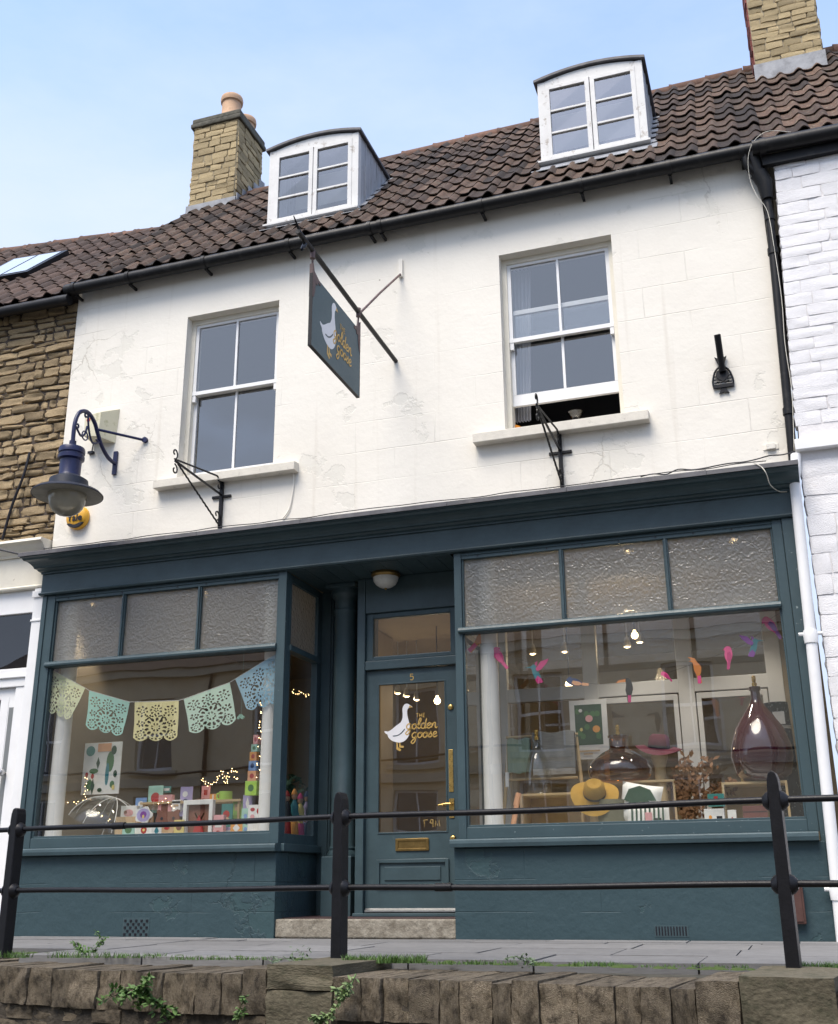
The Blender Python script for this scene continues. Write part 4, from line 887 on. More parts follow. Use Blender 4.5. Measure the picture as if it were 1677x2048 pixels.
for y0, sgn in ((-1.92, 1), (-.95, -1)):
    h = MB(); zt = 5.09
    h.tube([(SX, y0+sgn*.02, 4.88), (SX, y0+sgn*.0, zt-.06)], .009, 8); h.tube([(SX, y0, zt-.05), (SX, y0, zt+.03)], .022, 8); h.build('hanger', 'rusty_metal', sg, smooth=40)
    poly = [(y0-sgn*.012, 4.99), (y0+sgn*.012, 4.93), (y0+sgn*.13, 4.885), (y0+sgn*.125, 4.86), (y0+sgn*.085, 4.87), (y0+sgn*.07, 4.835), (y0+sgn*.04, 4.84), (y0+sgn*.03, 4.76), (y0+sgn*.008, 4.70), (y0-sgn*.012, 4.70)]
    h = MB(); h.prism(poly, lambda u, v, d: (d, u, v), SX-.017, SX+.017); h.build('corner_bracket', 'rusty_metal', sg)
q = PX(638.7, 640, SX)
goose_sign(board, lambda u, v, d: (SX+.0122+d, u, v), .00172, q.y-.01, q.z-.155, .0015)

# ------------------------------------------------------------------ wall brackets
def bracket(px, zt, zb, reach, label):
    t = thing('wall_bracket', label, 'bracket', (px, 0, zb), 'scrolled iron sign brackets')
    fn = lambda u, v: (px, u, v)
    m = MB(); m.box(px-.017, px+.017, -.03, .0, zb, zt); m.box(px-.10, px+.10, -.022, -.002, zt-.18, zt-.155); m.build('wall_plate', 'black_metal', t, bevel=.003)
    r = -reach; zm = zt-.14
    m = MB(); m.tube([fn(-.02, zt-.15), fn(r, zm+.02)], .011, 6); m.tube([fn(-.03, zt-.02), fn(-.12, zt+.01), fn(r, zm+.035)], .009, 6); m.build('arm', 'black_metal', t)
    m = MB(); n = 30; m.tube([fn(-.03+(r+.08)*i/n, zb+.03+(zm-.02-zb)*i/n + (.003 if i % 2 else -.003)) for i in range(n+1)], .009, 6); m.build('strut', 'black_metal', t)
    for sp_ in (spiral((r-.01, zm+.09), .055, .012, -1.6, 4.4), spiral((r+.0, zm-.06), .052, .012, 1.6, -4.0), spiral((-.075, zt-.075), .05, .012, 2.0, -3.6), spiral((-.085, zb+.12), .055, .012, -1.6, 4.2)):
        m = MB(); m.tube([fn(*p) for p in sp_], .0075, 6); m.build('scroll', 'black_metal', t, smooth=50)
bracket(-4.885, 4.09, 3.60, .87, 'black scrolled iron bracket under the shut sash window')
bracket(-1.60, 4.09, 3.60, .92, 'black scrolled iron bracket under the half open sash window')

# ------------------------------------------------------------------ wall lantern
lx_, ly = -6.115, -.705
lt = thing('wall_lantern', 'navy blue wall lantern with a wide brim and glass bowl on a curled arm', 'lantern', (lx_, 0, 4.3))
m = MB(); m.box(lx_-.022, lx_+.022, -.025, 0, 4.31, 4.56); m.build('wall_plate', 'navy_metal', lt, bevel=.003)
fn = lambda u, v: (lx_, u, v)
arm = smoothline([(-.02, 4.43), (-.14, 4.45), (-.26, 4.53), (-.335, 4.62), (-.41, 4.72), (-.53, 4.775), (-.65, 4.72), (ly, 4.58), (ly, 4.36)], 6)
m = MB(); m.tube([fn(*p) for p in arm], .020, 10); m.build('arm', 'navy_metal', lt, smooth=40)
q = PY(292, 881, 0); m = MB(); m.tube([(lx_, -.37, 4.66), (q.x, -.0, q.z)], .014, 8); m.tube([(q.x, -.03, q.z), (q.x, .0, q.z)], .03, 8); m.build('stay', 'navy_metal', lt, smooth=40)
m = MB()
m.tube([fn(*p) for p in smoothline([(-.30, 4.55), (-.40, 4.50), (-.46, 4.56), (-.50, 4.66), (-.515, 4.75)], 5)], .011, 6); m.tube([fn(*p) for p in spiral((-.325, 4.575), .035, .01, 3.6, 8)], .010, 6); m.tube([fn(*p) for p in spiral((-.545, 4.73), .032, .008, .5, 6)], .010, 6)
m.tube([fn(*p) for p in smoothline([(-.68, 4.56), (-.60, 4.50), (-.54, 4.54), (-.515, 4.63)], 5)], .011, 6); m.tube([fn(*p) for p in spiral((-.665, 4.58), .028, .008, 4.2, 9)], .010, 6)
m.tube([(lx_, -.535+.045*math.cos(a*.4), 4.525+.045*math.sin(a*.4)) for a in range(17)], .007, 6); m.build('scroll', 'navy_metal', lt, smooth=50)
c = (lx_, ly, 0)
m = MB(); m.lathe([(.032, 4.40), (.034, 4.335), (.05, 4.33), (.115, 4.325), (.122, 4.305), (.122, 4.27), (.112, 4.262), (.112, 4.25), (.122, 4.243), (.122, 4.21), (.10, 4.195), (.098, 4.06), (.105, 4.04)], c, 28); m.build('canister', 'navy_metal', lt, smooth=30)
m = MB(); m.lathe([(.105, 4.042), (.125, 4.03), (.175, 4.0), (.185, 3.93), (.19, 3.925), (.30, 3.885), (.325, 3.86), (.325, 3.852), (.30, 3.868), (.18, 3.90), (.10, 3.93)], c, 36); br_ = m.build('brim', 'navy_dark', lt, smooth=30)
m = MB(); m.lathe([(.318, 3.8525), (.298, 3.864), (.18, 3.895), (.05, 3.92)], c, 36); m.build('reflector', 'lamp_under', lt, smooth=30)
m, N, L = _new('lantern_glass'); o = N.new('ShaderNodeOutputMaterial'); t_ = N.new('ShaderNodeBsdfTransparent'); t_.inputs[0].default_value = (.82, .80, .74, 1); dfn = N.new('ShaderNodeBsdfTranslucent'); dfn.inputs[0].default_value = (.72, .66, .52, 1); d2 = N.new('ShaderNodeBsdfDiffuse'); d2.inputs[0].default_value = (.6, .56, .45, 1); gl_ = N.new('ShaderNodeBsdfGlossy'); gl_.inputs['Roughness'].default_value = .06
a1 = N.new('ShaderNodeMixShader'); a1.inputs[0].default_value = .5; L.new(dfn.outputs[0], a1.inputs[1]); L.new(d2.outputs[0], a1.inputs[2])
a2 = N.new('ShaderNodeMixShader'); a2.inputs[0].default_value = .72; L.new(t_.outputs[0], a2.inputs[1]); L.new(a1.outputs[0], a2.inputs[2]); fz = N.new('ShaderNodeFresnel'); fz.inputs[0].default_value = 1.5; a3 = N.new('ShaderNodeMixShader'); L.new(fz.outputs[0], a3.inputs[0]); L.new(a2.outputs[0], a3.inputs[1]); L.new(gl_.outputs[0], a3.inputs[2]); L.new(a3.outputs[0], o.inputs[0])
m = MB(); m.lathe([(.175, 3.905), (.178, 3.86), (.172, 3.80), (.15, 3.735), (.115, 3.69), (.065, 3.662), (.02, 3.652), (0, 3.651)], c, 32); m.build('globe', 'lantern_glass', lt, smooth=50)
m = MB(); m.lathe([(.0, 3.74), (.03, 3.75), (.04, 3.80), (.03, 3.86), (.03, 3.92)], c, 16); m.build('lamp_bulb', 'opal', lt, smooth=50)

# ------------------------------------------------------------------ alarm boxes, plaque, small fittings
ax, az = -6.485, 3.895
al = thing('alarm_siren', 'round yellow and navy alarm siren on the white wall under the lantern', 'alarm', (ax, 0, az))
m = MB(); m.lathe([(.122, 0), (.125, .03), (.115, .055), (.09, .07), (.0, .078)], (ax, 0, az), 36, 'y'); m.build('cover', 'yellow_plastic', al, smooth=40)
seg = [(.117*math.cos(a), .117*math.sin(a)) for a in [math.pi+.62+(math.pi-1.24)*i/14 for i in range(15)]]
m = MB(); m.prism([(ax+u, az+v) for u, v in seg], lambda u, v, d: (u, -d, v), .045, .0705); m.build('band', 'black_plastic', al, bevel=.002)
tx = bpy.data.curves.new('alarm_lettering', 'FONT'); tx.body = 'Yale'; tx.size = .10; tx.extrude = .002; tx.offset = .002; tx.align_x = 'CENTER'
to = bpy.data.objects.new('tmp', tx); COL.objects.link(to); bpy.context.view_layer.update(); tme = bpy.data.meshes.new_from_object(to); bpy.data.objects.remove(to); tme.materials.clear(); tme.materials.append(MATS['black_plastic'])
link(tme, 'alarm_lettering', al, mtx=Matrix.Translation((ax, -.079, az-.048)) @ Matrix.Rotation(math.pi/2, 4, 'X'))
# cream siren box (wedge)
bx = thing('alarm_box', 'old cream plastic alarm box with a sloping front behind the lantern arm', 'alarm', (-6.28, 0, 4.65))
poly = [PY(*q, 0) for q in ((176, 838), (201, 820), (244, 843), (232, 880), (207, 890), (188, 884))]
ps = [(p.x, p.z) for p in poly]; n = len(ps); cxm = sum(p[0] for p in ps)/n; czm = sum(p[1] for p in ps)/n
m = MB(); x0, x1, z0, z1 = -6.45, -6.12, 4.66, 5.04
m._add([(x0, 0, z1-.06), (x0+.03, 0, z0+.04), (x1-.02, 0, z0), (x1, 0, z1), (x0+.05, -.19, z1-.12), (x0+.06, -.19, z0+.04), (x1-.10, -.19, z0+.01), (x1-.09, -.19, z1-.1)], [(0, 1, 2, 3), (7, 6, 5, 4), (0, 4, 5, 1), (1, 5, 6, 2), (2, 6, 7, 3), (3, 7, 4, 0)])
m.build('case', 'cream_plastic', bx, bevel=.006)
m = MB(); m.lathe([(.022, 0), (.022, .003)], (x0+.10, -.1905, z1-.17), 14, 'y'); m.build('red_dot', 'red_plastic', bx)
m = MB(); m.tube([(x0+.06, -.02, z0+.03), (x0+.05, -.02, z0-.06)], .006, 6); m.box(x0+.01, x0+.07, -.035, -.0, z0-.085, z0-.06); m.build('cable_clip', 'black_plastic', bx)
# flag holder plaque
fx = -.192
fp = thing('flag_holder', 'black iron flag holder plaque with a pierced shield shape on the white wall', 'plaque', (fx, 0, 4.26))
m = MB(); m.tube([(fx+.005, -.03, 4.46), (fx-.002, -.16, 4.74)], .028, 14, cap=True); m.build('socket', 'black_metal', fp, smooth=40)
m = MB(); m.tube([(fx-.002, -.159, 4.738), (fx-.0025, -.161, 4.7415)], .021, 14); m.build('socket_mouth', 'black_plastic', fp)
m = MB(); sh = smoothline([(-.08, 4.33), (-.082, 4.38), (-.06, 4.46), (-.02, 4.505), (0, 4.51), (.02, 4.505), (.06, 4.46), (.082, 4.38), (.08, 4.33)], 3)
m.tube([(fx+p[0], -.02, p[1]) for p in sh], .009, 6); m.box(fx-.085, fx+.085, -.028, -.008, 4.315, 4.345)
m.prism([(fx+p[0], p[1]) for p in smoothline([(0, 4.485), (.045, 4.465), (.05, 4.42), (.02, 4.385), (0, 4.375), (-.02, 4.385), (-.05, 4.42), (-.045, 4.465)], 3, True)], lambda u, v, d: (u, -d, v), .006, .022)
for sgn in (-1, 1):
    for k in range(3): m.box(fx+sgn*(.052)-.02, fx+sgn*.052+.02, -.02, -.01, 4.36+k*.03, 4.367+k*.03)
m.tube([(fx-.05, -.022, 4.372), (fx-.02, -.026, 4.358), (fx, -.022, 4.368), (fx+.02, -.026, 4.358), (fx+.05, -.022, 4.372)], .007, 6)
m.prism([(fx+u, v) for u, v in ((-.022, 4.315), (.022, 4.315), (.03, 4.285), (.042, 4.262), (.02, 4.268), (0, 4.275), (-.02, 4.268), (-.042, 4.262), (-.03, 4.285))], lambda u, v, d: (u, -d, v), .006, .02); m.build('shield', 'black_metal', fp)
m = MB()
for sgn in (-1, 1): m.prism([(fx+u*sgn, v) for u, v in ((.0, 4.50), (.03, 4.54), (.05, 4.60), (.025, 4.585), (.0, 4.56))], lambda u, v, d: (u, -d, v), .01, .03)
m.build('leaf_bracket', 'black_metal', fp)
# junction clip near the cornice end
q = PY(1542, 893, 0); jb = thing('cable_saddle', 'small white painted saddle clip on the wall near the black downpipe', 'clip', (q.x, 0, q.z))
m = MB(); m.box(q.x-.06, q.x+.06, -.008, 0, q.z-.03, q.z+.02); m.box(q.x-.035, q.x+.035, -.03, -.0085, q.z-.03, q.z+.02); m.build('saddle', 'white_render', jb, bevel=.006)
# brown box at the foot of the right riser
q = PY(1585, 1800, -.1); bb = thing('meter_box', 'small brown box fixed to the teal stall riser behind the railing post', 'box', (q.x, -.1, .1))
m = MB(); m.box(-.185, -.03, -.155, -.10, .115, .385); m.build('case', 'brown_box', bb, bevel=.006); m = MB(); m.box(-.17, -.045, -.161, -.1555, .13, .37); m.build('lid', 'brown_box', bb, bevel=.003)
# cables
def cable(label, pts, r, mt='black_plastic', n=6):
    m = MB(); m.tube(smoothline(pts, 5), r, n); o = m.build('cable', mt, None, smooth=50); tag(o, label, 'cable'); return o
R2 = random.Random(3)
cable('thin black cable lying loosely along the top of the teal cornice', [(-6.6+i*.23, -.34-R2.uniform(0, .025), 3.484+R2.uniform(-.003, .010)) for i in range(30)], .004)
cable('bundle of tangled black wires on the cornice end by the downpipe', [(-.9+i*.1, -.30-R2.uniform(0, .06), 3.487+R2.uniform(0, .015)+.003*i) for i in range(12)]+[(.29, -.20, 3.60)], .005)
cable('pale wire drooping from the cornice over the fascia end', [(-.02, -.37, 3.48), (.03, -.372, 3.44), (.06, -.37, 3.38), (.08, -.25, 3.33), (.14, -.125, 3.31), (.20, -.11, 3.305)], .004, 'cream_paint')
cable('cream wire hanging beside the black downpipe', [(.60, -.21, 6.54), (.42, -.26, 6.56), (.30, -.26, 6.50), (.23, -.22, 6.38), (.22, -.15, 6.2), (.26, -.14, 6.02), (.33, -.12, 5.85), (.345, -.11, 5.5), (.35, -.105, 5.0), (.33, -.105, 4.6), (.335, -.105, 4.2), (.315, -.105, 3.9), (.29, -.10, 3.62)], .0026, 'cream_paint')
cable('white cable running down the wall from the sill of the shut window', [PY(586, 935, -.012), PY(588, 960, -.012), PY(585, 990, -.012), PY(578, 1020, -.012), PY(565, 1038, -.012)], .006, 'white_render')
cable('black cable crossing from the stone house to the cornice corner', [(-8.6, -.2, 4.05), (-7.7, -.28, 3.72), (-6.86, -.35, 3.46)], .010)
q0 = PY(60, 905, -.02); q1 = PY(5, 1080, -.02)
cable('thick black cable running down the stone house wall', [q0, PY(48, 950, -.03), PY(25, 1010, -.03), q1], .014)
# ------------------------------------------------------------------ upstairs window things
for nm, c, r in (('orange_glaze', (.75, .26, .02), .4), ('shell', (.55, .42, .28), .6), ('pink', (.85, .10, .30), .5), ('dark_pink', (.60, .04, .20), .5), ('salmon', (.75, .38, .20), .5), ('orange', (.70, .25, .07), .5), ('purple', (.22, .05, .30), .5), ('navy_blue', (.03, .06, .16), .5), ('peacock', (.03, .20, .24), .5), ('near_black', (.015, .015, .02), .5),
    ('card_white', (.78, .77, .73), .7), ('card_kraft', (.55, .38, .22), .8), ('card_pink', (.72, .36, .36), .7), ('card_mint', (.36, .60, .50), .7), ('card_green', (.30, .50, .12), .7), ('card_red', (.42, .035, .03), .6), ('card_brown', (.22, .085, .05), .7), ('card_lilac', (.42, .36, .60), .7), ('card_blue', (.20, .34, .62), .7), ('card_orange', (.75, .33, .07), .7), ('card_yellow', (.75, .60, .20), .7), ('card_teal', (.05, .22, .20), .7), ('card_lime', (.42, .68, .10), .7),
    ('leaf_dark', (.012, .06, .028), .6), ('leaf_green', (.05, .16, .05), .6), ('felt_yellow', (.42, .24, .035), .95), ('felt_burgundy', (.11, .025, .04), .95), ('jute', (.34, .24, .13), .95), ('wood_pale', (.52, .38, .20), .6), ('leather', (.16, .06, .05), .55), ('basket', (.20, .19, .12), .9), ('cloth_green', (.20, .27, .20), .9), ('skin_wood', (.50, .30, .20), .7)):
    mat(nm, c, r, .10, 9, .12, 60)
for nm, c in (('paper_yellow', (.95, .88, .48)), ('paper_mint', (.68, .90, .76)), ('paper_green', (.48, .82, .72)), ('paper_blue', (.42, .67, .82)), ('paper_lemon', (.86, .91, .62)), ('net_curtain', (.62, .63, .68))):
    m, N, L = _new(nm); o = N.new('ShaderNodeOutputMaterial'); a = N.new('ShaderNodeBsdfDiffuse'); b = N.new('ShaderNodeBsdfTranslucent'); x = N.new('ShaderNodeMixShader'); x.inputs[0].default_value = .4; a.inputs[0].default_value = (*c, 1); b.inputs[0].default_value = (*c, 1); L.new(a.outputs[0], x.inputs[1]); L.new(b.outputs[0], x.inputs[2]); L.new(x.outputs[0], o.inputs[0])
mat('throw_grey', (.13, .13, .125), .95, .2, 9, .5, 120, col2=(.22, .22, .21), stretch=(1, 1, 14))
m, N, L = _new('rug_dots'); o = N.new('ShaderNodeOutputMaterial'); b = N.new('ShaderNodeBsdfPrincipled'); t = N.new('ShaderNodeTexCoord'); v = N.new('ShaderNodeTexVoronoi'); v.inputs['Scale'].default_value = 34; r = N.new('ShaderNodeValToRGB'); r.color_ramp.elements[0].position = .20; r.color_ramp.elements[1].position = .26; r.color_ramp.elements[0].color = (.16, .17, .16, 1); r.color_ramp.elements[1].color = (.012, .022, .035, 1); L.new(t.outputs['Object'], v.inputs['Vector']); L.new(v.outputs['Distance'], r.inputs[0]); L.new(r.outputs[0], b.inputs['Base Color']); b.inputs['Roughness'].default_value = .95; L.new(b.outputs[0], o.inputs[0])
glass('amber_glass', (.62, .36, .12), 2.2, .05); glass('bottle_glass', (.86, .85, .80), 2.2, .05); glass('plastic_film', (.90, .92, .92), 2.0, .2)
mat('wine_glass', (.045, .004, .010), .04, .2, 3, .02, spec=.9, coat=.5)

def curtain(px0, px1, pyt, pyb, y, label):
    t = MB(); n = 28; a = PY(px0, pyt, y); b = PY(px1, pyt, y); zb = PY(px0, pyb, y).z
    vs = [(a.x+(b.x-a.x)*i/n*(1 if k == 0 else .72), y+.02*math.sin(i*1.35), a.z if k == 0 else zb) for k in (0, 1) for i in range(n+1)]
    t._add(vs, [(i, i+1, n+2+i, n+1+i) for i in range(n)]); return tag(t.build('curtain', 'net_curtain', None, smooth=60), label, 'curtain')
curtain(1016, 1062, 545, 848, .30, 'sheer white curtain hanging inside the half open sash window')
def lathe_thing(name, mt, prof, c, label, cat, n=24, group=None, mtx=None):
    m = MB(); m.lathe(prof, c, n, mtx=mtx); return tag(m.build(name, mt, None, smooth=50), label, cat, group)
q = PY(1029, 846, .26); lathe_thing('vase', 'orange_glaze', [(.05, 0), (.075, .03), (.08, .09), (.065, .14), (.04, .155), (.0, .157)], (q.x, .26, 4.195), 'rounded orange pot on the inner ledge of the open window', 'pot')
q = PY(1152, 830, .26); lathe_thing('vase', 'bottle_glass', [(.04, 0), (.03, .03), (.03, .10), (.045, .15), (.075, .19), (.085, .20)], (q.x, .26, 4.195), 'fluted clear glass vase standing in the open window', 'vase')
m = MB(); q = PY(1214, 825, .26); m.lathe([(.03, 0), (.035, .03), (.025, .06), (0, .07)], (q.x-.01, .26, 4.195), 12); m.tube([(q.x+.03+.028*math.cos(a*.45), .26, 4.235+.03*math.sin(a*.45)) for a in range(14)], .010, 8); tag(m.build('ornament', 'shell', None, smooth=50), 'small brown shell ornament in the corner of the open window', 'ornament')
m = MB(); m.box(-2.085, -1.03, .23, .34, 4.165, 4.195); m.build('window_board', 'interior_white', shop)

# ------------------------------------------------------------------ display beds, columns, partition
for a, b in ((-6.60, -4.20), (-2.54, .04)):
    m = MB(); m.box(a, b, .021, .80, .60, .78); m.build('display_bed', 'interior_white', shop)
for k, (px, x_) in enumerate(((128, None), (541, None), (983, None))):
    q = PY(px, 1450, .11); m = MB(); m.lathe([(.085, .78), (.085, .84), (.076, .86), (.074, 3.0), (.09, 3.03), (.09, 3.11)], (q.x, .11, 0), 24); m.build('window_column', 'interior_white', shop, smooth=35)
PYP = 1.0
def px_x(px, py): return PY(px, py, PYP).x
zr0, zr1 = PY(1250, 1393, PYP).z, PY(1250, 1366, PYP).z
part = MB(); xl, xr = px_x(1000, 1420), px_x(1568, 1420)
posts = [(px_x(1003, 1420), px_x(1018, 1420)), (px_x(1165, 1310), px_x(1194, 1310)), (px_x(1350, 1290), px_x(1382, 1290)), (px_x(1528, 1300), px_x(1560, 1300))]
for a, b in posts: part.box(a, b, PYP-.04, PYP+.04, .3, 3.11)
part.box(posts[0][0], posts[3][1], PYP-.035, PYP+.035, zr0, zr1); part.box(posts[0][0], posts[3][1], PYP-.035, PYP+.035, 2.98, 3.11)
pt = part.build('partition', 'interior_white', shop, bevel=.006)
for i in range(3):
    a, b = posts[i][1], posts[i+1][0]; d = MB()
    if i: 
        for p_, q_ in ((a+.01, a+.05), (b-.05, b-.01)): d.box(p_, q_, PYP-.028, PYP+.02, .78, zr0-.012)
        d.box(a+.05, b-.05, PYP-.028, PYP+.02, zr0-.06, zr0-.012); d.build('partition_door', 'interior_white', pt, bevel=.004)
    pane('partition_pane', 'clear_glass', pt, (a, PYP, .5), (b, PYP, .5), (b, PYP, zr0), (a, PYP, zr0)); pane('partition_pane', 'clear_glass', pt, (a, PYP, zr1), (b, PYP, zr1), (b, PYP, 2.98), (a, PYP, 2.98))
m = MB(); m.box(posts[3][1], X1-.2, PYP-.03, PYP+.03, .3, 3.11); m.build('lining_panel', 'interior_cream', shop)
m = MB(); m.box(-4.30, -4.24, 1.5, 3.0, .12, 3.11); m.build('room_divider', 'interior_cream', shop)

# ------------------------------------------------------------------ shop lamps (lit) and added display fill lamps
def point(c, e, r=.05, col=(1, .78, .50)):
    l = bpy.data.lights.new('lamp_light', 'POINT'); l.energy = e; l.color = col; l.shadow_soft_size = r; o = bpy.data.objects.new('lamp_light', l); COL.objects.link(o); o.location = c; return o
def spot(px, py, y, e=0):
    c = PY(px, py, y); t = thing('spotlight', 'small lit ceiling spotlight inside the shop', 'lamp', c, 'ceiling spotlights inside the shop')
    m = MB(); m.lathe([(.02, .10), (.03, .07), (.042, .0), (.036, .0), (.025, .05)], c, 14); m.tube([c+Vector((0, 0, .10)), Vector((c.x, c.y, 3.12))], .008, 6); m.build('housing', 'steel', t, smooth=40)
    m = MB(); m.lathe([(.0, -.012), (.022, -.006), (.032, .008), (.02, .03)], c, 12); m.build('lamp_bulb', 'bulb', t, smooth=50)
    if e: l = point(c+Vector((0, -.02, -.07)), e); l.parent = t; l.location = Vector((0, -.02, -.07))
for i, (px, py) in enumerate(((1280, 1285), (1255, 1294), (1187, 1299), (1130, 1304), (1066, 1308), (951, 1314))): spot(px, py, 2.3, 2.5 if i in (1, 3) else 0)
for i, (px, py) in enumerate(((777, 1381), (796, 1387), (814, 1393), (834, 1400))): spot(px, py, 3.2, 3 if i == 1 else 0)
for px_, y_, e_, nm_ in ((1265, .32, 24, 'over the bird garland'), (1480, .32, 20, 'over the dark red demijohn'), (420, .32, 20, 'over the paper bunting'), (200, .32, 20, 'over the parrot print')):  # fill lamps added in the display ceilings to brighten the goods
    c = PY(px_, 1180, y_); c.z = 3.06; t = thing('fill_lamp', f'lit fill lamp added in the display window ceiling {nm_}', 'lamp', c)
    m = MB(); m.lathe([(.03, .055), (.04, .0), (.034, .0), (.025, .04)], c, 14); m.build('housing', 'steel', t, smooth=40)
    m = MB(); m.lathe([(.0, .005), (.03, .012), (.025, .03)], c, 12); m.build('lamp_bulb', 'bulb', t, smooth=50)
    ll = bpy.data.lights.new('lamp_light', 'SPOT'); ll.energy = e_; ll.color = (1, .90, .76); ll.shadow_soft_size = .04; ll.spot_size = rad(78); ll.spot_blend = .6; l = bpy.data.objects.new('lamp_light', ll); COL.objects.link(l); l.parent = t; l.location = (0, 0, -.03); l.rotation_euler = (rad(4), 0, 0)
def globe(px, py, y, r, e, label):
    c = PY(px, py, y); t = thing('pendant_bulb', label, 'lamp', c)
    m = MB(); m.lathe([(0, -r), (r*.7, -r*.7), (r, 0), (r*.75, r*.65), (r*.35, r*1.1), (r*.35, r*1.5)], c, 18); m.build('lamp_bulb', 'bulb', t, smooth=60)
    m = MB(); m.tube([c+Vector((0, 0, r*1.4)), Vector((c.x, c.y, 3.12))], .006, 6); m.build('flex', 'near_black', t)
    if e: l = point(c+Vector((0, 0, -r*1.8)), e, .06); l.parent = t; l.location = (0, 0, -r*1.8)
globe(1270, 1271, 2.0, .036, 2.5, 'glowing pendant bulb above the white partition rail')
globe(1139, 1369, 1.6, .04, 0, 'round glowing bulb level with the white partition rail')
globe(875, 1402, 2.6, .038, 3, 'bare glowing bulb seen through the glass of the shop door')
globe(330, 1290, 2.2, .038, 4, 'pendant bulb hanging behind the paper bunting')
def fairy(label, pts, step=.035):
    t = thing('fairy_lights', label, 'lights', pts[0]); w_ = MB(); P_ = smoothline(pts, 8); w_.tube(P_, .0008, 4); w_.build('wire', 'brass_old', t)
    b = MB(); d = 0
    for p, q in zip(P_, P_[1:]):
        k = max(1, int((q-p).length/step))
        for i in range(k):
            c = p.lerp(q, i/k)+Vector((R.uniform(-.02, .02), R.uniform(-.01, .01), R.uniform(-.022, .022))); b.lathe([(0, -.0045), (.004, 0), (0, .0045)], c, 5)
    b.build('lights', 'fairy', t, kind='stuff')
fairy('string of warm fairy lights across the side pane of the bay', [PY(572, 1372, .9), PY(590, 1383, .9), PY(610, 1388, .9), PY(635, 1396, .9)], .04)
fairy('warm fairy lights hanging down beside the stacked letter blocks', [PY(519, 1405, .3), PY(522, 1440, .3), PY(520, 1480, .3), PY(517, 1560, .3)], .06)
fairy('curl of warm fairy lights above the greetings cards', [PY(405, 1560, .5), PY(425, 1570, .5), PY(445, 1545, .5), PY(452, 1565, .5), PY(465, 1540, .5), PY(480, 1562, .5)], .055)
fairy('warm fairy lights scattered along the bottom of the card display', [PY(200, 1625, .3), PY(250, 1655, .3), PY(330, 1600, .25), PY(360, 1650, .2), PY(440, 1665, .2)], .08)
fairy('sparse warm fairy lights on the white column by the poster', [PY(172, 1555, .35), PY(166, 1600, .35), PY(106, 1615, .35), PY(100, 1650, .35)], .17)

# ------------------------------------------------------------------ left display: paper bunting
bt = thing('paper_bunting', 'cut paper bunting of pastel pennants strung across the display window', 'bunting', PY(310, 1400, .006))
def petals(u, v, cx, cy, rings):
    r = math.hypot(u-cx, v-cy); a = math.atan2(v-cy, u-cx)
    for r1, r2, n, w_, ph in rings:
        if r1 < r < r2:
            fr = (a/(2*math.pi)*n+ph) % 1; wid = w_*math.sin(math.pi*(r-r1)/(r2-r1))**.6
            if abs(fr-.5) < wid*.5: return True
    return False
def cut(u, v):
    if v < .07 or u < .035 or u > .965: return False
    for cx, cy, rg in ((.5, .66, [(.05, .11, 8, .6, 0), (.15, .25, 13, .62, .5), (.27, .31, 22, .6, 0)]), (.16, .84, [(.03, .055, 6, .6, 0), (.075, .125, 8, .7, .3)]), (.84, .84, [(.03, .055, 6, .6, 0), (.075, .125, 8, .7, .3)]), (.5, .22, [(.02, .06, 5, .55, .2), (.085, .14, 9, .6, 0)]), (.18, .25, [(.02, .07, 5, .55, .1), (.09, .14, 8, .55, .4)]), (.82, .25, [(.02, .07, 5, .55, .6), (.09, .14, 8, .55, .1)]), (.14, .56, [(.02, .09, 5, .6, .1)]), (.86, .56, [(.02, .09, 5, .6, .1)]), (.34, .40, [(.015, .07, 4, .6, .1)]), (.66, .40, [(.015, .07, 4, .6, .1)])):
        if petals(u, v, cx, cy, rg): return True
    return False
def bottom(u): return 1-.10*max(0, 1-abs(math.sin(u*math.pi*3))**.8) if True else 1
def pennant(cn, mt, label, y=.006, n=54):
    c = [PY(px, py, y) for px, py in cn]; b = MB(); idx = {}
    def P_(i, j):
        if (i, j) not in idx:
            u, v = i/n, j/n; v2 = v*bottom(u); p = c[0].lerp(c[1], u).lerp(c[3].lerp(c[2], u), v2); p.y += .010*math.sin(u*7+v*4)*v
            idx[(i, j)] = len(b.v); b.v.append(tuple(p))
        return idx[(i, j)]
    for i in range(n):
        for j in range(n):
            u, v = (i+.5)/n, (j+.5)/n*bottom((i+.5)/n)
            if cut(u, v): continue
            b.f.append((P_(i, j), P_(i+1, j), P_(i+1, j+1), P_(i, j+1))); b.m.append(0)
    b.build('pennant', mt, bt, label=label)
PN = [((98, 1336), (171, 1376), (140, 1441), (97, 1425), 'paper_lemon', 'lemon green pennant'), ((179, 1381), (260, 1404), (245, 1474), (172, 1457), 'paper_green', 'sea green pennant'), ((270, 1404), (358, 1401), (356, 1481), (267, 1483), 'paper_yellow', 'yellow pennant'), ((368, 1398), (460, 1365), (475, 1446), (381, 1470), 'paper_mint', 'mint green pennant'), ((471, 1358), (558, 1304), (560, 1405), (496, 1423), 'paper_blue', 'pale blue pennant')]
for *cn, mt, lb in PN: pennant(cn, mt, lb)
sp = []
for *cn, mt, lb in PN: sp += [PY(*cn[0], .006), PY(*cn[1], .006)]
m = MB(); m.tube(sp, .002, 5); m.build('string', 'card_white', bt)

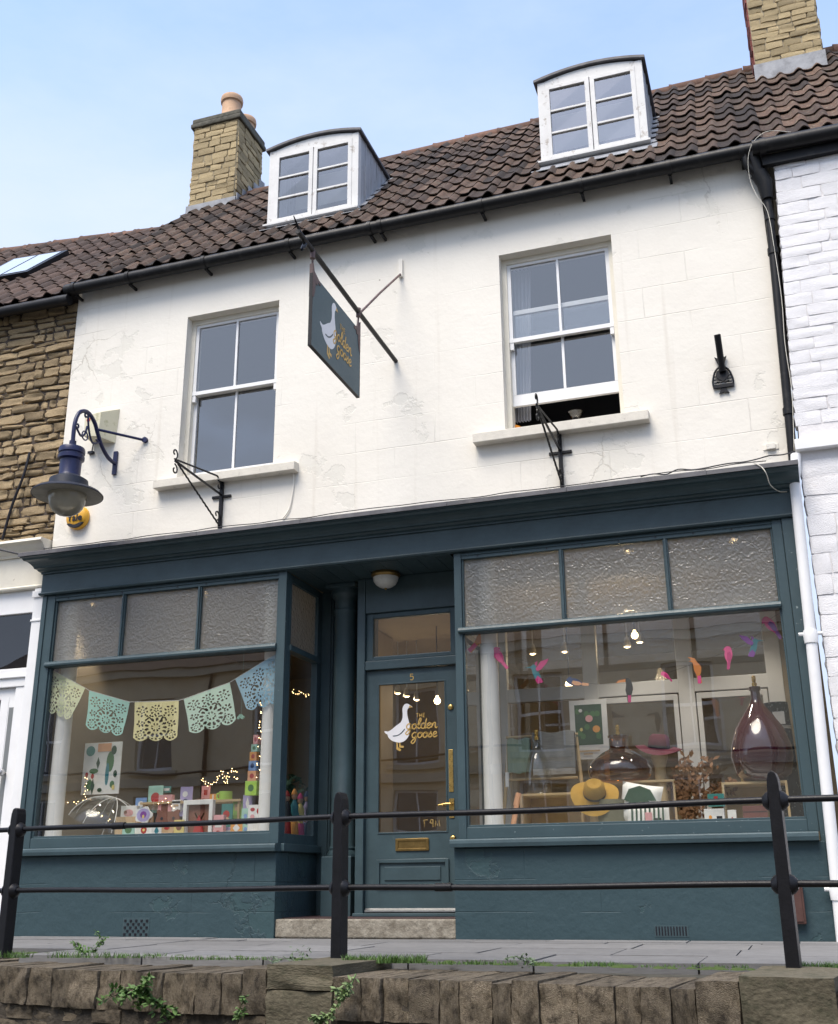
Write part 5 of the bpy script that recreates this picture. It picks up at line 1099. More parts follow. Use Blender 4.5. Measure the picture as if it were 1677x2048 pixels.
# ------------------------------------------------------------------ left display: cards, toys, blocks
def card(name, r, y, mt, label, cat, motif=(), dep=.012, lean=.0, parts_name='print'):
    """upright printed card; r = pixel rectangle; motif = [(kind, material, u, v, ru, rv)]"""
    a = PY(r[0], r[1], y); b = PY(r[2], r[3], y); x0, x1, z1, z0 = min(a.x, b.x), max(a.x, b.x), a.z, b.z
    m = MB(); m.box(x0, x1, y, y+dep, z0, z1); o = m.build(name, mt, None, bevel=.002); tag(o, label, cat); k = 0
    for kd, mm, u, v, ru, rv in motif:
        c = MB(); cx, cz = x0+(x1-x0)*u, z0+(z1-z0)*v; k += 1; W_, H_ = (x1-x0), (z1-z0)
        pl = [(cx+ru*W_*math.cos(t), cz+rv*H_*math.sin(t)) for t in [i*math.pi/7 for i in range(14)]] if kd == 'o' else ([(cx-ru*W_, cz-rv*H_), (cx+ru*W_, cz-rv*H_), (cx+ru*W_, cz+rv*H_), (cx-ru*W_, cz+rv*H_)] if kd == 'r' else [(cx-ru*W_, cz), (cx, cz-rv*H_), (cx+ru*W_, cz), (cx, cz+rv*H_)])
        c.prism(pl, lambda u_, v_, d: (u_, y-d, v_), .0004*k, .0004*k+.0006); c.build(parts_name, mm, o)
    return o
card('art_print', (171, 1487, 237, 1587), .42, 'card_white', 'white art print of a green parrot among leaves', 'picture',
     [('o', 'leaf_green', .72, .62, .10, .20), ('o', 'peacock', .66, .38, .05, .22), ('o', 'leaf_dark', .80, .84, .07, .09), ('o', 'leaf_green', .30, .45, .12, .05), ('d', 'leaf_dark', .40, .60, .05, .12), ('d', 'leaf_green', .22, .18, .14, .12), ('d', 'leaf_dark', .30, .15, .05, .16), ('o', 'card_red', .12, .38, .04, .05), ('o', 'card_red', .28, .35, .04, .05), ('o', 'leaf_dark', .88, .38, .05, .07), ('o', 'leaf_green', .82, .18, .06, .07), ('o', 'leaf_dark', .5, .08, .06, .04), ('r', 'salmon', .55, .9, .18, .08), ('o', 'card_teal', .18, .84, .12, .10), ('o', 'card_yellow', .86, .12, .04, .05)], parts_name='motif')
BL = [((507, 1470, 516, 1488), 'card_pink', 'pink'), ((503, 1489, 515, 1503), 'card_mint', 'mint green'), ((500, 1504, 513, 1521), 'card_orange', 'orange'), ((498, 1522, 512, 1541), 'card_blue', 'blue'), ((496, 1542, 512, 1562), 'salmon', 'salmon'), ((491, 1562, 513, 1590), 'card_lime', 'lime green')]
for r, mt, nm in BL:
    card('letter_block', r, .33, mt, f'{nm} block in the tower of stacked picture blocks', 'block', [('o', 'navy_blue' if nm == 'blue' else ('leaf_green' if nm in ('lime green', 'mint green') else 'card_red'), .5, .5, .25, .25)], dep=.06, parts_name='motif')
CARDS = [('greeting_card', (298, 1572, 324, 1625), .50, 'card_mint', 'mint card with a red flower behind the animal cards', [('o', 'card_red', .5, .55, .3, .2), ('r', 'card_white', .5, .2, .4, .1)]),
 ('greeting_card', (324, 1573, 342, 1585), .52, 'card_teal', 'small dark green label card above the pink cards', [('r', 'card_white', .5, .5, .35, .2)]),
 ('gift_box', (318, 1590, 342, 1632), .44, 'card_pink', 'pink card with a brown printed house', [('r', 'card_brown', .5, .4, .25, .25)]),
 ('gift_box', (243, 1612, 272, 1640), .40, 'card_white', 'white picture box printed with a pink cow', [('o', 'card_pink', .5, .5, .3, .25), ('o', 'card_brown', .3, .55, .1, .12)]),
 ('gift_box', (232, 1634, 300, 1672), .30, 'card_kraft', 'wide kraft paper box at the front of the cards', [('r', 'card_pink', .6, .3, .25, .15)]),
 ('greeting_card', (362, 1574, 383, 1632), .46, 'card_lilac', 'lilac card with white spots behind the framed picture', [('o', 'card_white', .4, .75, .22, .1), ('o', 'navy_blue', .45, .5, .2, .09), ('o', 'card_white', .45, .25, .2, .09)]),
 ('gift_box', (345, 1600, 360, 1622), .42, 'card_white', 'small cream box between the pink and lilac cards', [('r', 'card_kraft', .5, .5, .3, .1)]),
 ('mug', (420, 1588, 442, 1602), .5, 'card_orange', 'orange striped box on the shelf beside the green mug', [('r', 'card_white', .3, .5, .06, .4), ('r', 'card_white', .7, .5, .06, .4)]),
 ('greeting_card', (444, 1608, 464, 1660), .38, 'card_teal', 'dark green card with a red bird', [('o', 'card_red', .45, .6, .3, .15), ('o', 'card_kraft', .45, .4, .3, .1)]),
 ('greeting_card', (487, 1590, 504, 1620), .42, 'card_lilac', 'violet card with a white dress figure', [('d', 'card_white', .5, .45, .2, .4)]),
 ('greeting_card', (484, 1617, 505, 1668), .30, 'card_mint', 'pale mint card with blue dots', [('o', 'card_blue', .35, .7, .15, .09), ('o', 'navy_blue', .5, .45, .18, .08), ('o', 'card_blue', .4, .2, .15, .08)]),
 ('sticker_sheet', (497, 1610, 541, 1672), .15, 'card_white', 'white sticker sheet with red fruit and green cactus shapes', [('o', 'card_red', .2, .85, .10, .06), ('o', 'card_red', .45, .8, .07, .09), ('d', 'leaf_green', .75, .78, .10, .13), ('o', 'card_pink', .2, .62, .09, .08), ('o', 'leaf_green', .88, .8, .06, .10), ('o', 'card_red', .15, .12, .10, .04), ('o', 'card_red', .45, .12, .09, .04), ('o', 'card_red', .75, .1, .09, .04)]),
 ('gift_box', (425, 1655, 475, 1675), .20, 'card_lilac', 'flat lilac box lying at the bottom of the window', [('r', 'card_white', .5, .5, .3, .2)]),
 ('greeting_card', (392, 1598, 418, 1640), .50, 'card_brown', 'brown card standing behind the white picture frame', [('o', 'card_yellow', .5, .7, .3, .15)]),
 ('gift_box', (466, 1600, 486, 1650), .46, 'card_green', 'olive green box between the bird card and the violet card', [('r', 'card_kraft', .5, .7, .3, .12)])]
CARDS += [('greeting_card', (246, 1646, 268, 1676), .12, 'card_mint', 'mint folded card leaning at the very front of the window', [('o', 'leaf_green', .5, .55, .28, .25)]), ('greeting_card', (305, 1648, 322, 1676), .10, 'card_white', 'white card with a teal leaf in front of the bear face', [('d', 'peacock', .5, .5, .25, .35)]),
 ('greeting_card', (349, 1640, 367, 1676), .10, 'card_yellow', 'yellow card with a brown disc beside the picture frame', [('o', 'card_brown', .5, .6, .28, .18)]), ('gift_box', (428, 1630, 446, 1676), .12, 'card_pink', 'tall pink gift box right of the picture frame', [('r', 'card_white', .5, .6, .32, .14), ('o', 'card_red', .5, .25, .2, .08)]),
 ('greeting_card', (462, 1640, 484, 1676), .10, 'card_orange', 'orange card with a white star before the olive box', [('d', 'card_white', .5, .55, .3, .25)]), ('greeting_card', (272, 1596, 292, 1622), .48, 'card_blue', 'blue card with a white dot behind the purple flower', [('o', 'card_white', .5, .5, .25, .25)]), ('greeting_card', (404, 1572, 420, 1598), .56, 'card_pink', 'pink tag card at the back above the picture frame', [('r', 'card_red', .5, .5, .2, .2)])]
for nm, r, y, mt, lb, mo in CARDS: card('gift_box' if nm == 'mug' else nm, r, y, mt, lb, 'box' if nm in ('gift_box', 'mug') else 'card', mo, dep=.05 if nm in ('gift_box', 'mug') else .008)
# flower card and animal card: shaped tops
def shaped(name, px, py, y, s, outline, mt, label, cat, motifs):
    c = PY(px, py, y); m = MB(); m.prism([(c.x+u*s, c.z+v*s) for u, v in outline], lambda u, v, d: (u, y+d, v), 0, .012); o = m.build(name, mt, None); tag(o, label, cat)
    for k, (mm, u, v, ru, rv) in enumerate(motifs):
        q = MB(); q.prism([(c.x+(u+ru*math.cos(t*.5))*s, c.z+(v+rv*math.sin(t*.5))*s) for t in range(12)], lambda u_, v_, d: (u_, y-d, v_), .0005*k+.0003, .0005*k+.001); q.build('motif', mm, o)
    return o
fl = [(.5*(1+.12*math.cos(5*a))*math.cos(a), .42*(1+.12*math.cos(5*a))*math.sin(a)+.1) for a in [i*math.pi/20 for i in range(40)]]
shaped('flower_card', 287, 1634, .26, .17, fl, 'card_white', 'white edged card of a purple flower', 'card', [('card_lilac', 0, .1, .42, .35), ('purple', 0, .12, .2, .18), ('card_yellow', 0, .02, .07, .1)])
shaped('flower_card', 288, 1660, .20, .16, [(-.6, -.4), (.6, -.4), (.6, .35), (-.6, .35)], 'card_white', 'white card with a red flower below the purple flower', 'card', [('card_red', 0, 0, .2, .2), ('card_yellow', 0, 0, .08, .08)])
bear = [(-.5, -.5), (.5, -.5), (.55, 0), (.45, .35), (.5, .5), (.38, .52), (.25, .45), (-.25, .45), (-.38, .52), (-.5, .5), (-.45, .35), (-.55, 0)]
shaped('animal_mask', 335, 1648, .18, .24, bear, 'card_brown', 'brown card shaped like a bear face', 'card', [('card_kraft', 0, -.2, .32, .2), ('near_black', -.25, .2, .06, .06), ('near_black', .25, .2, .06, .06), ('card_red', 0, -.15, .12, .06)])
# framed picture
q0, q1 = PY(370, 1601, .14), PY(425, 1672, .14)
fp_ = thing('picture_frame', 'white box frame with a red tower in it among the cards', 'picture frame', ((q0.x+q1.x)/2, .14, .78))
x0, x1, z0, z1 = q0.x, q1.x, .78, q0.z; m = MB()
for a, b, c, d in ((x0, x0+.035, z0, z1), (x1-.035, x1, z0, z1), (x0+.035, x1-.035, z0, z0+.04), (x0+.035, x1-.035, z1-.04, z1)): m.box(a, b, .12, .17, c, d)
m.build('frame', 'card_white', fp_, bevel=.003); m = MB(); m.box(x0+.03, x1-.03, .16, .168, z0+.03, z1-.03); m.build('backing', 'card_brown', fp_)
xm = (x0+x1)/2; m = MB(); m.prism([(xm-.06, z0+.04), (xm+.06, z0+.04), (xm+.03, z0+.15), (xm, z0+.22), (xm-.03, z0+.15)], lambda u, v, d: (u, d, v), .145, .158); m.build('tower', 'card_red', fp_)
m = MB()
for k in range(6):
    a = k*math.pi/3; m.box(-.09, .09, .158, .1598, -.006, .006, Matrix.Translation((xm, 0, z0+.16)) @ Matrix.Rotation(a, 4, 'Y'))
m.build('wheel', 'card_yellow', fp_)
q = PY(452, 1592, .48); m = MB(); m.lathe([(.055, 0), (.06, .01), (.06, .09), (.054, .09), (.05, .015)], (q.x, .48, q.z-.05), 20); m.tube([(q.x-.055, .48, q.z+.03), (q.x-.09, .48, q.z+.02), (q.x-.09, .48, q.z-.02), (q.x-.055, .48, q.z-.03)], .009, 8); tag(m.build('mug', 'card_lime', None, smooth=40), 'lime green mug on the shelf above the cards', 'mug')
m = MB(); a, b = PY(290, 1606, .5), PY(490, 1602, .5); m.box(a.x, b.x, .42, .62, a.z-.02, a.z); tag(m.build('display_shelf', 'ply', None), 'plywood shelf carrying the mug and the rear cards', 'shelf')
for xx in (a.x+.02, b.x-.04): m = MB(); m.box(xx, xx+.02, .44, .6, .78, a.z-.02); m.build('shelf_leg', 'ply', bpy.data.objects['display_shelf'])
# clear dome umbrella
q = PY(205, 1640, .35); um = thing('dome_umbrella', 'clear plastic dome umbrella standing open beside the cards', 'umbrella', (q.x, .35, .78))
mt_ = Matrix.Translation((q.x-.02, .42, q.z-.08)) @ Matrix.Rotation(.35, 4, 'Y')
m = MB(); n = 20; prf = [(.36*math.sin(t*.16), .30*math.cos(t*.16)) for t in range(0, 10)]; m.lathe(prf[1:], (0, 0, 0), n); m.v = [tuple(mt_ @ Vector(v)) for v in m.v]; m.f = m.f[:-2]; m.m = m.m[:-2]; m.build('canopy', 'plastic_film', um, smooth=60)
for k in range(8):
    a = k*math.pi/4; m = MB(); m.tube([mt_ @ Vector((r_*math.cos(a), r_*math.sin(a), h_)) for r_, h_ in prf], .003, 5); m.build('rib', 'card_white', um)
m = MB(); m.tube([mt_ @ Vector((0, 0, .32)), mt_ @ Vector((0, 0, -.2))], .006, 6); m.build('shaft', 'steel', um)
# little hanging car and painted wooden figures
q = PY(482, 1433, .3); m = MB(); m.prism([(q.x+u*.07, q.z+v*.07) for u, v in ((-.5, -.2), (.5, -.2), (.5, .05), (.25, .1), (.1, .3), (-.25, .3), (-.4, .05), (-.5, .02))], lambda u, v, d: (u, .3+d, v), 0, .015); m.lathe([(.012, 0), (.012, .018)], (q.x-.02, .302, q.z-.015), 10, 'y'); m.lathe([(.012, 0), (.012, .018)], (q.x+.02, .302, q.z-.015), 10, 'y'); m.tube([(q.x, .307, q.z+.02), (q.x, .307, 3.1)], .001, 4); tag(m.build('hanging_car', 'card_mint', None), 'tiny mint green toy car hanging on a thread', 'toy')
for k, (py_, mt1, mt2, nm) in enumerate(((.10, 'near_black', 'card_red', 'black and red'), (.22, 'peacock', 'card_orange', 'teal and orange'), (.34, 'card_yellow', 'dark_pink', 'yellow and maroon'), (.46, 'card_lilac', 'navy_blue', 'lilac and navy'))):
    x, y, z = -4.27, PX((573, 588, 600, 613)[k], 1660, -4.27).y, .78; h = .40+.03*(k % 2); t = thing('wooden_figure', f'tall carved wooden figure painted {nm} in the side pane', 'figurine', (x, y, z))
    m = MB(); m.lathe([(.03, 0), (.034, .02), (.026, h*.35), (.034, h*.5), (.038, h*.68), (.02, h*.78), (.012, h*.82)], (x, y, z), 12); m.tube([(x, y-.035, z+h*.70), (x+.02, y-.05, z+h*.5), (x+.035, y-.03, z+h*.42)], .009, 6); m.tube([(x, y+.035, z+h*.70), (x+.02, y+.05, z+h*.5), (x+.035, y+.03, z+h*.42)], .009, 6); m.build('body', mt1, t, smooth=40)
    m = MB(); m.lathe([(.033, .02), (.044, .06), (.037, h*.36), (.03, h*.38)], (x, y, z), 12); m.build('skirt', mt2, t, smooth=40)
    m = MB(); m.lathe([(.0, h*.80), (.02, h*.83), (.027, h*.88), (.022, h*.94), (.0, h*.97)], (x, y, z), 12); hd = m.build('head', 'skin_wood', t, smooth=50)
    m = MB(); m.lathe([(.03, h*.92), (.028, h*.95), (.014, h*1.02), (.0, h*1.05)], (x-.003, y, z), 12); m.build('hat', mt2, t, smooth=40)
m = MB(); pl_ = thing('potted_plant', 'dark leafy plant behind the wooden figures', 'plant', (-4.50, 1.0, .78))
m.lathe([(.07, 0), (.09, .12), (.085, .12)], (-4.50, 1.0, .78), 16); m.build('pot', 'basket', pl_, smooth=40)
m = MB()
for k in range(120):
    a = R.uniform(0, 6.28); e = R.uniform(-.2, 1.3); r_ = R.uniform(.05, .26); c = Vector((-4.50+r_*math.cos(a)*math.cos(e), 1.0+r_*math.sin(a)*math.cos(e)*.6, 1.15+.30*math.sin(e)*R.random())); s_ = R.uniform(.03, .06); d1 = Vector((R.uniform(-1, 1), R.uniform(-1, 1), R.uniform(-.6, .6))).normalized()*s_; d2 = d1.cross(Vector((R.random(), R.random(), R.random()))).normalized()*s_*.4; m.quad(c-d1, c+d2, c+d1, c-d2)
m.build('foliage', 'leaf_dark', pl_)
m = MB(); m.tube([(-4.50, 1.0, .85), (-4.50, 1.0, 1.2)], .012, 6); m.build('stem', 'leaf_dark', pl_)

# ------------------------------------------------------------------ right display: paper birds on a string
PARROT = [(-.03, .50), (-.14, .46), (-.20, .38), (-.23, .30), (-.16, .30), (-.17, .12), (-.12, -.06), (-.04, -.20), (-.02, -.50), (.05, -.50), (.10, -.22), (.16, .0), (.17, .18), (.12, .36), (.07, .46)]
TOUCAN = [(.02, .50), (-.10, .47), (-.40, .42), (-.50, .32), (-.30, .35), (-.10, .36), (-.08, .20), (-.12, .0), (-.08, -.20), (-.06, -.50), (.06, -.50), (.12, -.20), (.20, .02), (.18, .25), (.12, .42)]
HUMM = [(-.55, .16), (-.25, .22), (-.15, .30), (-.05, .25), (.02, .10), (.10, -.10), (.20, -.35), (.05, -.50), (-.08, -.35), (-.18, -.10), (-.22, .08), (-.28, .15)]
WING = [(-.05, .10), (.20, .40), (.55, .50), (.45, .30), (.20, .05), (.02, -.02)]
COCKA = [(-.20, .50), (-.08, .46), (-.02, .34), (.06, .20), (.10, .0), (.08, -.20), (.12, -.50), (-.02, -.48), (-.06, -.2), (-.14, .0), (-.15, .2), (-.20, .32), (-.30, .36), (-.20, .40), (-.34, .52)]
BIRDS = [(962, 1277, 66, -50, COCKA, 'orange', 'pink', 0, 'orange cockatoo paper bird diving at the string end'), (1001, 1316, 50, 35, PARROT, 'dark_pink', 'pink', 1, 'crimson paper parrot in front of the white column'), (1074, 1342, 46, 0, HUMM, 'peacock', 'dark_pink', 0, 'teal paper hummingbird with one pink wing near the column'), (1155, 1365, 44, 78, PARROT, 'navy_blue', 'salmon', 1, 'blue paper bird beside the round glowing bulb'), (1257, 1380, 46, 0, TOUCAN, 'near_black', 'orange', 0, 'black paper toucan with an orange beak'), (1334, 1353, 26, 40, PARROT, 'pink', 'dark_pink', 0, 'small pink paper bird above the white rail'), (1396, 1340, 50, 0, COCKA, 'orange', 'pink', 0, 'upright pale orange cockatoo with a pink crest'), (1457, 1315, 44, -8, PARROT, 'pink', 'dark_pink', 0, 'pink paper parrot with a long tail by the demijohn'), (1506, 1290, 42, 0, HUMM, 'peacock', 'purple', 1, 'teal paper hummingbird with spread purple wings'), (1545, 1255, 50, 28, PARROT, 'pink', 'purple', 0, 'bright pink macaw paper bird at the window edge')]
bp_ = []
def paper_bird(px, py, sz, ang, out_, m1, m2, flip, label, y=.06):
    c = PY(px, py, y); s = sz*(CAM-c).length/FPX; a = rad(ang); fx_ = -1 if flip else 1
    def T(u, v): u *= fx_; return (c.x+s*(u*math.cos(a)-v*math.sin(a)), c.z+s*(u*math.sin(a)+v*math.cos(a)))
    t = thing('paper_bird', label, 'paper bird', c, 'paper birds strung across the display window')
    m = MB(); m.prism([T(*p) for p in smoothline(out_, 2, True)], lambda u, v, d: (u, y+d, v), 0, .004); b = m.build('body', m1, t)
    if out_ is HUMM:
        m = MB(); m.prism([T(*p) for p in WING], lambda u, v, d: (u, y-.006+d, v), 0, .003); m.build('wing', m2, t)
        m = MB(); m.prism([T(.3*p[0]-.12, p[1]*.8+.05) for p in WING], lambda u, v, d: (u, y+.007+d, v), 0, .003); m.build('wing', m2, t)
        m = MB(); m.prism([T(*p) for p in ((.03, -.2), (.2, -.35), (.26, -.5), (.02, -.55), (-.08, -.38))], lambda u, v, d: (u, y-.003+d, v), 0, .002); m.build('tail', m2, t)
    else:
        m = MB(); m.prism([T(*p) for p in ((-.06, .2), (.06, .25), (.14, .1), (.12, -.1), (.04, -.25), (-.04, -.1))], lambda u, v, d: (u, y-.004+d, v), 0, .003); m.build('wing', m2 if out_ is not COCKA and out_ is not TOUCAN else m1, t)
        m = MB(); m.prism([T(*p) for p in ((-.03, -.22), (.10, -.22), (.08, -.52), (-.04, -.52))], lambda u, v, d: (u, y-.002+d, v), 0, .0015); m.build('tail', m2 if out_ is not TOUCAN else 'dark_pink', t)
        if out_ is TOUCAN: m = MB(); m.prism([T(*p) for p in ((-.08, .47), (-.40, .42), (-.50, .31), (-.30, .34), (-.09, .35))], lambda u, v, d: (u, y-.003+d, v), 0, .002); m.build('beak', 'orange', t)
    bp_.append(Vector((T(0, .3)[0], y+.008, T(0, .3)[1])))
for b in BIRDS: paper_bird(*b)
m = MB(); m.tube(smoothline([PY(935, 1262, .07)]+bp_+[PY(1562, 1225, .07)], 4), .0012, 4); tag(m.build('garland_string', 'near_black', None), 'thin dark string carrying the paper birds', 'string')

# ------------------------------------------------------------------ right display: bottles, hats, crates
def bottle(px, pyb, y, r, h, mt, label, zb=None, neck=.12, fit='brass', profile=None):
    q = PY(px, pyb, y); z = q.z if zb is None else zb; t = thing('bottle_lamp', label, 'lamp base', (q.x, y, z))
    pr = profile or [(.0, .0), (r*.6, .005), (r*.88, h*.08), (r, h*.26), (r*.97, h*.38), (r*.8, h*.55), (r*.5, h*.70), (r*.26, h*.80), (r*.16, h*.87), (r*.155, h*.96), (r*.19, h*.965), (r*.19, h)]
    m = MB(); m.lathe(pr, (q.x, y, z), 32); m.build('glass_body', mt, t, smooth=60)
    top = pr[-1][1]
    m = MB(); m.lathe([(.018, top), (.02, top+.03), (.012, top+.035), (.016, top+.05), (.016, top+.085), (.01, top+.09)], (q.x, y, z), 14); m.build('lamp_fitting', fit, t, smooth=40); return t
zc1 = PY(1100, 1600, .38).z
def crate(px0, px1, pyt, y, d, label, zb=.78):
    a = PY(px0, pyt, y); b = PY(px1, pyt, y); t = thing('wooden_crate', label, 'crate', ((a.x+b.x)/2, y, zb)); x0, x1, z1 = a.x, b.x, a.z
    for bx_ in ((x0, x0+.018, zb, z1), (x1-.018, x1, zb, z1)): m = MB(); m.box(bx_[0], bx_[1], y, y+d, bx_[2], bx_[3]); m.build('side_panel', 'wood_pale', t, bevel=.002)
    m = MB(); m.box(x0+.018, x1-.018, y, y+d, z1-.018, z1); m.build('top_panel', 'wood_pale', t, bevel=.002)
    m = MB(); m.box(x0+.018, x1-.018, y+d-.012, y+d, zb, z1-.018); m.build('back_panel', 'wood_pale', t)
    return z1
zA = crate(1040, 1165, 1588, .36, .34, 'pale wooden crate under the clear bottle lamp')
zB = crate(1165, 1350, 1565, .46, .32, 'pale wooden crate under the amber glass lamp')
zC = crate(1443, 1575, 1565, .26, .36, 'pale wooden crate under the dark red demijohn')
bottle(1078, 1585, .52, .115, .42, 'bottle_glass', 'tall clear bottle lamp base with a brass fitting', zA, profile=[(0, 0), (.10, .004), (.115, .03), (.115, .10), (.105, .20), (.075, .32), (.045, .37), (.03, .385), (.03, .43), (.038, .432), (.038, .45)])
bottle(1242, 1560, .62, .27, .34, 'amber_glass', 'squat amber glass lamp base on a wooden crate', zB, profile=[(0, 0), (.2, .004), (.26, .04), (.27, .10), (.24, .17), (.15, .24), (.085, .27), (.075, .29), (.075, .36), (.085, .365), (.085, .385)])
bottle(1530, 1562, .38, .235, .74, 'wine_glass', 'large dark red glass demijohn on a wooden crate', zC)
def hat(px, py, y, mt, label, s, tilt, stand=True):
    c = PY(px, py, y); t = thing('felt_hat', label, 'hat', (c.x, y, .78 if stand else c.z)); mt_ = Matrix.Translation(c) @ Matrix.Rotation(tilt, 4, 'X') @ Matrix.Rotation(.12, 4, 'Y')
    m = MB(); n = 36
    m.lathe([(.19*s, .0), (.12*s, .012), (.085*s, .02), (.088*s, .05), (.08*s, .11), (.055*s, .135), (.0, .12)], (0, 0, 0), n)
    m.v = [tuple(mt_ @ (Vector(v)+Vector((0, 0, (.03*math.cos(2*math.atan2(v[1], v[0])) if math.hypot(v[0], v[1]) > .1*s else 0))))) for v in m.v]; m.f = [f for f in m.f if len(f) == 4]; m.m = [0]*len(m.f); m.build('crown', mt, t, smooth=60)
    m = MB(); m.lathe([(.0885*s, .022), (.0905*s, .045)], (0, 0, 0), n); m.v = [tuple(mt_ @ Vector(v)) for v in m.v]; m.f = [f for f in m.f if len(f) == 4]; m.m = [0]*len(m.f); m.build('hat_band', 'near_black', t, smooth=60)
    if stand:
        m = MB(); m.lathe([(.08, 0), (.08, .015), (.05, .03), (.045, (c.z-.78)*.8), (.07, (c.z-.78)*.92), (.06, c.z-.76)], (c.x, y+.01, .78), 18); m.build('hat_stand', 'wood_pale', t, smooth=40)
hat(1190, 1592, .20, 'felt_yellow', 'mustard felt hat with its brim turned to the window', 1.0, .85)
hat(1318, 1502, .52, 'felt_burgundy', 'burgundy felt hat on a tall wooden stand', 1.0, .12)
# rug roll
q = PY(1578, 1640, .62); rr = thing('rug_roll', 'rolled navy rug with pale spots standing on end', 'rug', (q.x, .62, .78)); zt = PY(1578, 1405, .62).z
m = MB(); m.tube([(q.x+.02, .64, .78), (q.x-.01, .64, zt)], .105, 24); m.build('roll', 'rug_dots', rr, smooth=40); m = MB(); zz = PY(1578, 1458, .62).z; m.tube([(q.x, .64, zz), (q.x, .64, zz+.025)], .108, 24); m.build('strap', 'card_white', rr, smooth=40); m = MB(); m.box(q.x-.03, q.x+.06, .525, .528, zz+.03, zz+.13); m.build('price_tag', 'card_white', rr)
# framed botanical chart hung on the partition
card('botanical_chart', (1138, 1402, 1220, 1517), .85, 'card_white', 'white poster of flowers on a dark green ground hanging inside', 'poster',
     [('r', 'leaf_dark', .50, .58, .36, .34)]+[('o', 'leaf_green', .2+.6*R.random(), .3+.55*R.random(), .07, .05) for i in range(10)]+[('o', 'card_pink', .52, .68, .10, .06), ('o', 'card_orange', .70, .50, .10, .06), ('o', 'card_white', .3, .82, .05, .03), ('o', 'card_yellow', .3, .5, .04, .03), ('r', 'card_kraft', .48, .14, .28, .012), ('r', 'card_kraft', .45, .09, .12, .010)], parts_name='motif')
# ladder with throws
ld = thing('display_ladder', 'pale wooden ladder holding folded throws behind the clear bottle', 'ladder', (PY(1100, 1640, .62).x, .62, .78))
for px0, px1 in ((1015, 1005), (1150, 1175)):
    a = PY(px0, 1472, .60); b = PY(px1, 1640, .60); m = MB(); m.tube([(a.x, .66, a.z), (b.x, .60, .78)], .016, 8); m.build('rail', 'wood_pale', ld)
for py_ in (1475, 1560):
    a = PY(1012, py_, .62); b = PY(1156, py_, .62); m = MB(); m.tube([(a.x, .63, a.z), (b.x, .63, a.z)], .011, 8); m.build('rung', 'wood_pale', ld)
def throw(px0, px1, pyt, pyb, y, mt, label, fringe=True):
    a = PY(px0, pyt, y); b = PY(px1, pyb, y); n = 16; t = thing('throw', label, 'blanket', ((a.x+b.x)/2, y, b.z)); m = MB(); vs = []
    for k, (dz, dy) in enumerate(((b.z-a.z, .0), (-.02, -.0), (0, .02), (-.02, .05), (-.25, .06))):
        for i in range(n+1): vs.append((a.x+(b.x-a.x)*i/n, y+dy+.006*math.sin(i*1.1+k), a.z+dz+.008*math.sin(i*.6)))
    m._add(vs, [(k*(n+1)+i, k*(n+1)+i+1, (k+1)*(n+1)+i+1, (k+1)*(n+1)+i) for k in range(4) for i in range(n)]); m.build('cloth', mt, t, smooth=60)
    if fringe:
        m = MB()
        for i in range(40): x = a.x+(b.x-a.x)*i/40; m.tube([(x, y, b.z), (x+.004, y, b.z-.05)], .002, 4)
        m.build('fringe', 'card_white', t)
throw(1064, 1152, 1465, 1535, .56, 'throw_grey', 'dark grey ribbed throw with a pale fringe on the ladder')
throw(1014, 1062, 1478, 1545, .58, 'cloth_green', 'pale sage throw folded over the ladder', False)
q = PY(1012, 1478, .50); m = MB(); m.tube([(q.x, .5, q.z), (q.x, .5, q.z-.28)], .002, 4); m.box(q.x-.015, q.x+.015, .497, .5, q.z-.40, q.z-.28); tag(m.build('price_tag', 'card_white', None), 'white swing ticket hanging by the sage throw', 'tag')
# cushions, basket, leaves, small goods
def cushion(px0, py0, px1, y, s, mt, label, motif, tilt=.0):
    a = PY(px0, py0, y); b = PY(px1, py0, y); w0 = b.x-a.x; t = thing('cushion', label, 'cushion', ((a.x+b.x)/2, y, a.z-w0)); m = MB(); n = 10; vs = []
    for sd in (-1, 1):
        for i in range(n+1):
            for j in range(n+1):
                u, v = i/n*2-1, j/n*2-1; f = (1-u**4)*(1-v**4); pin = 1-.08*(u*u*v*v)*0-.06*(1-abs(u*v))*0; vs.append((u*w0/2*(1-.05*(1-v*v)*abs(u)), sd*.07*f**.5, v*w0/2*(1-.05*(1-u*u)*abs(v))))
    N1 = (n+1)**2; m._add(vs, [(k*N1+i*(n+1)+j, k*N1+(i+1)*(n+1)+j, k*N1+(i+1)*(n+1)+j+1, k*N1+i*(n+1)+j+1) for k in (0, 1) for i in range(n) for j in range(n)])
    M_ = Matrix.Translation(((a.x+b.x)/2, y, a.z-w0/2)) @ Matrix.Rotation(tilt, 4, 'Y') @ Matrix.Rotation(-.12, 4, 'X'); m.v = [tuple(M_ @ Vector(v)) for v in m.v]; m.build('cover', mt, t, smooth=60)
    for k, (mm, pts) in enumerate(motif):
        q = MB(); q.prism([(u*w0, v*w0) for u, v in pts], lambda u, v, d: tuple(M_ @ Vector((u, -.071-d, v))), .001+.0008*k, .003+.0008*k); q.build('motif', mm, t)
mon = [(-.38, .0), (-.30, .28), (-.05, .40), (.22, .34), (.40, .10), (.20, .08), (.38, -.05), (.16, -.05), (.30, -.22), (.08, -.14), (.14, -.36), (-.05, -.2), (-.16, -.36), (-.2, -.14), (-.40, -.22), (-.24, -.02)]
cushion(1238, 1568, 1320, .26, 1, 'card_white', 'white cushion with a big dark green cheese plant leaf', [('leaf_dark', mon)], .18)
st = [('leaf_dark', [(-.40+.1*k, -.42), (-.36+.1*k, -.42), (-.30+.1*k, .40), (-.34+.1*k, .40)]) for k in range(8)]
cushion(1252, 1608, 1340, .20, 1, 'card_white', 'white cushion with dark green palm stripes below the leaf cushion', st, -.05)
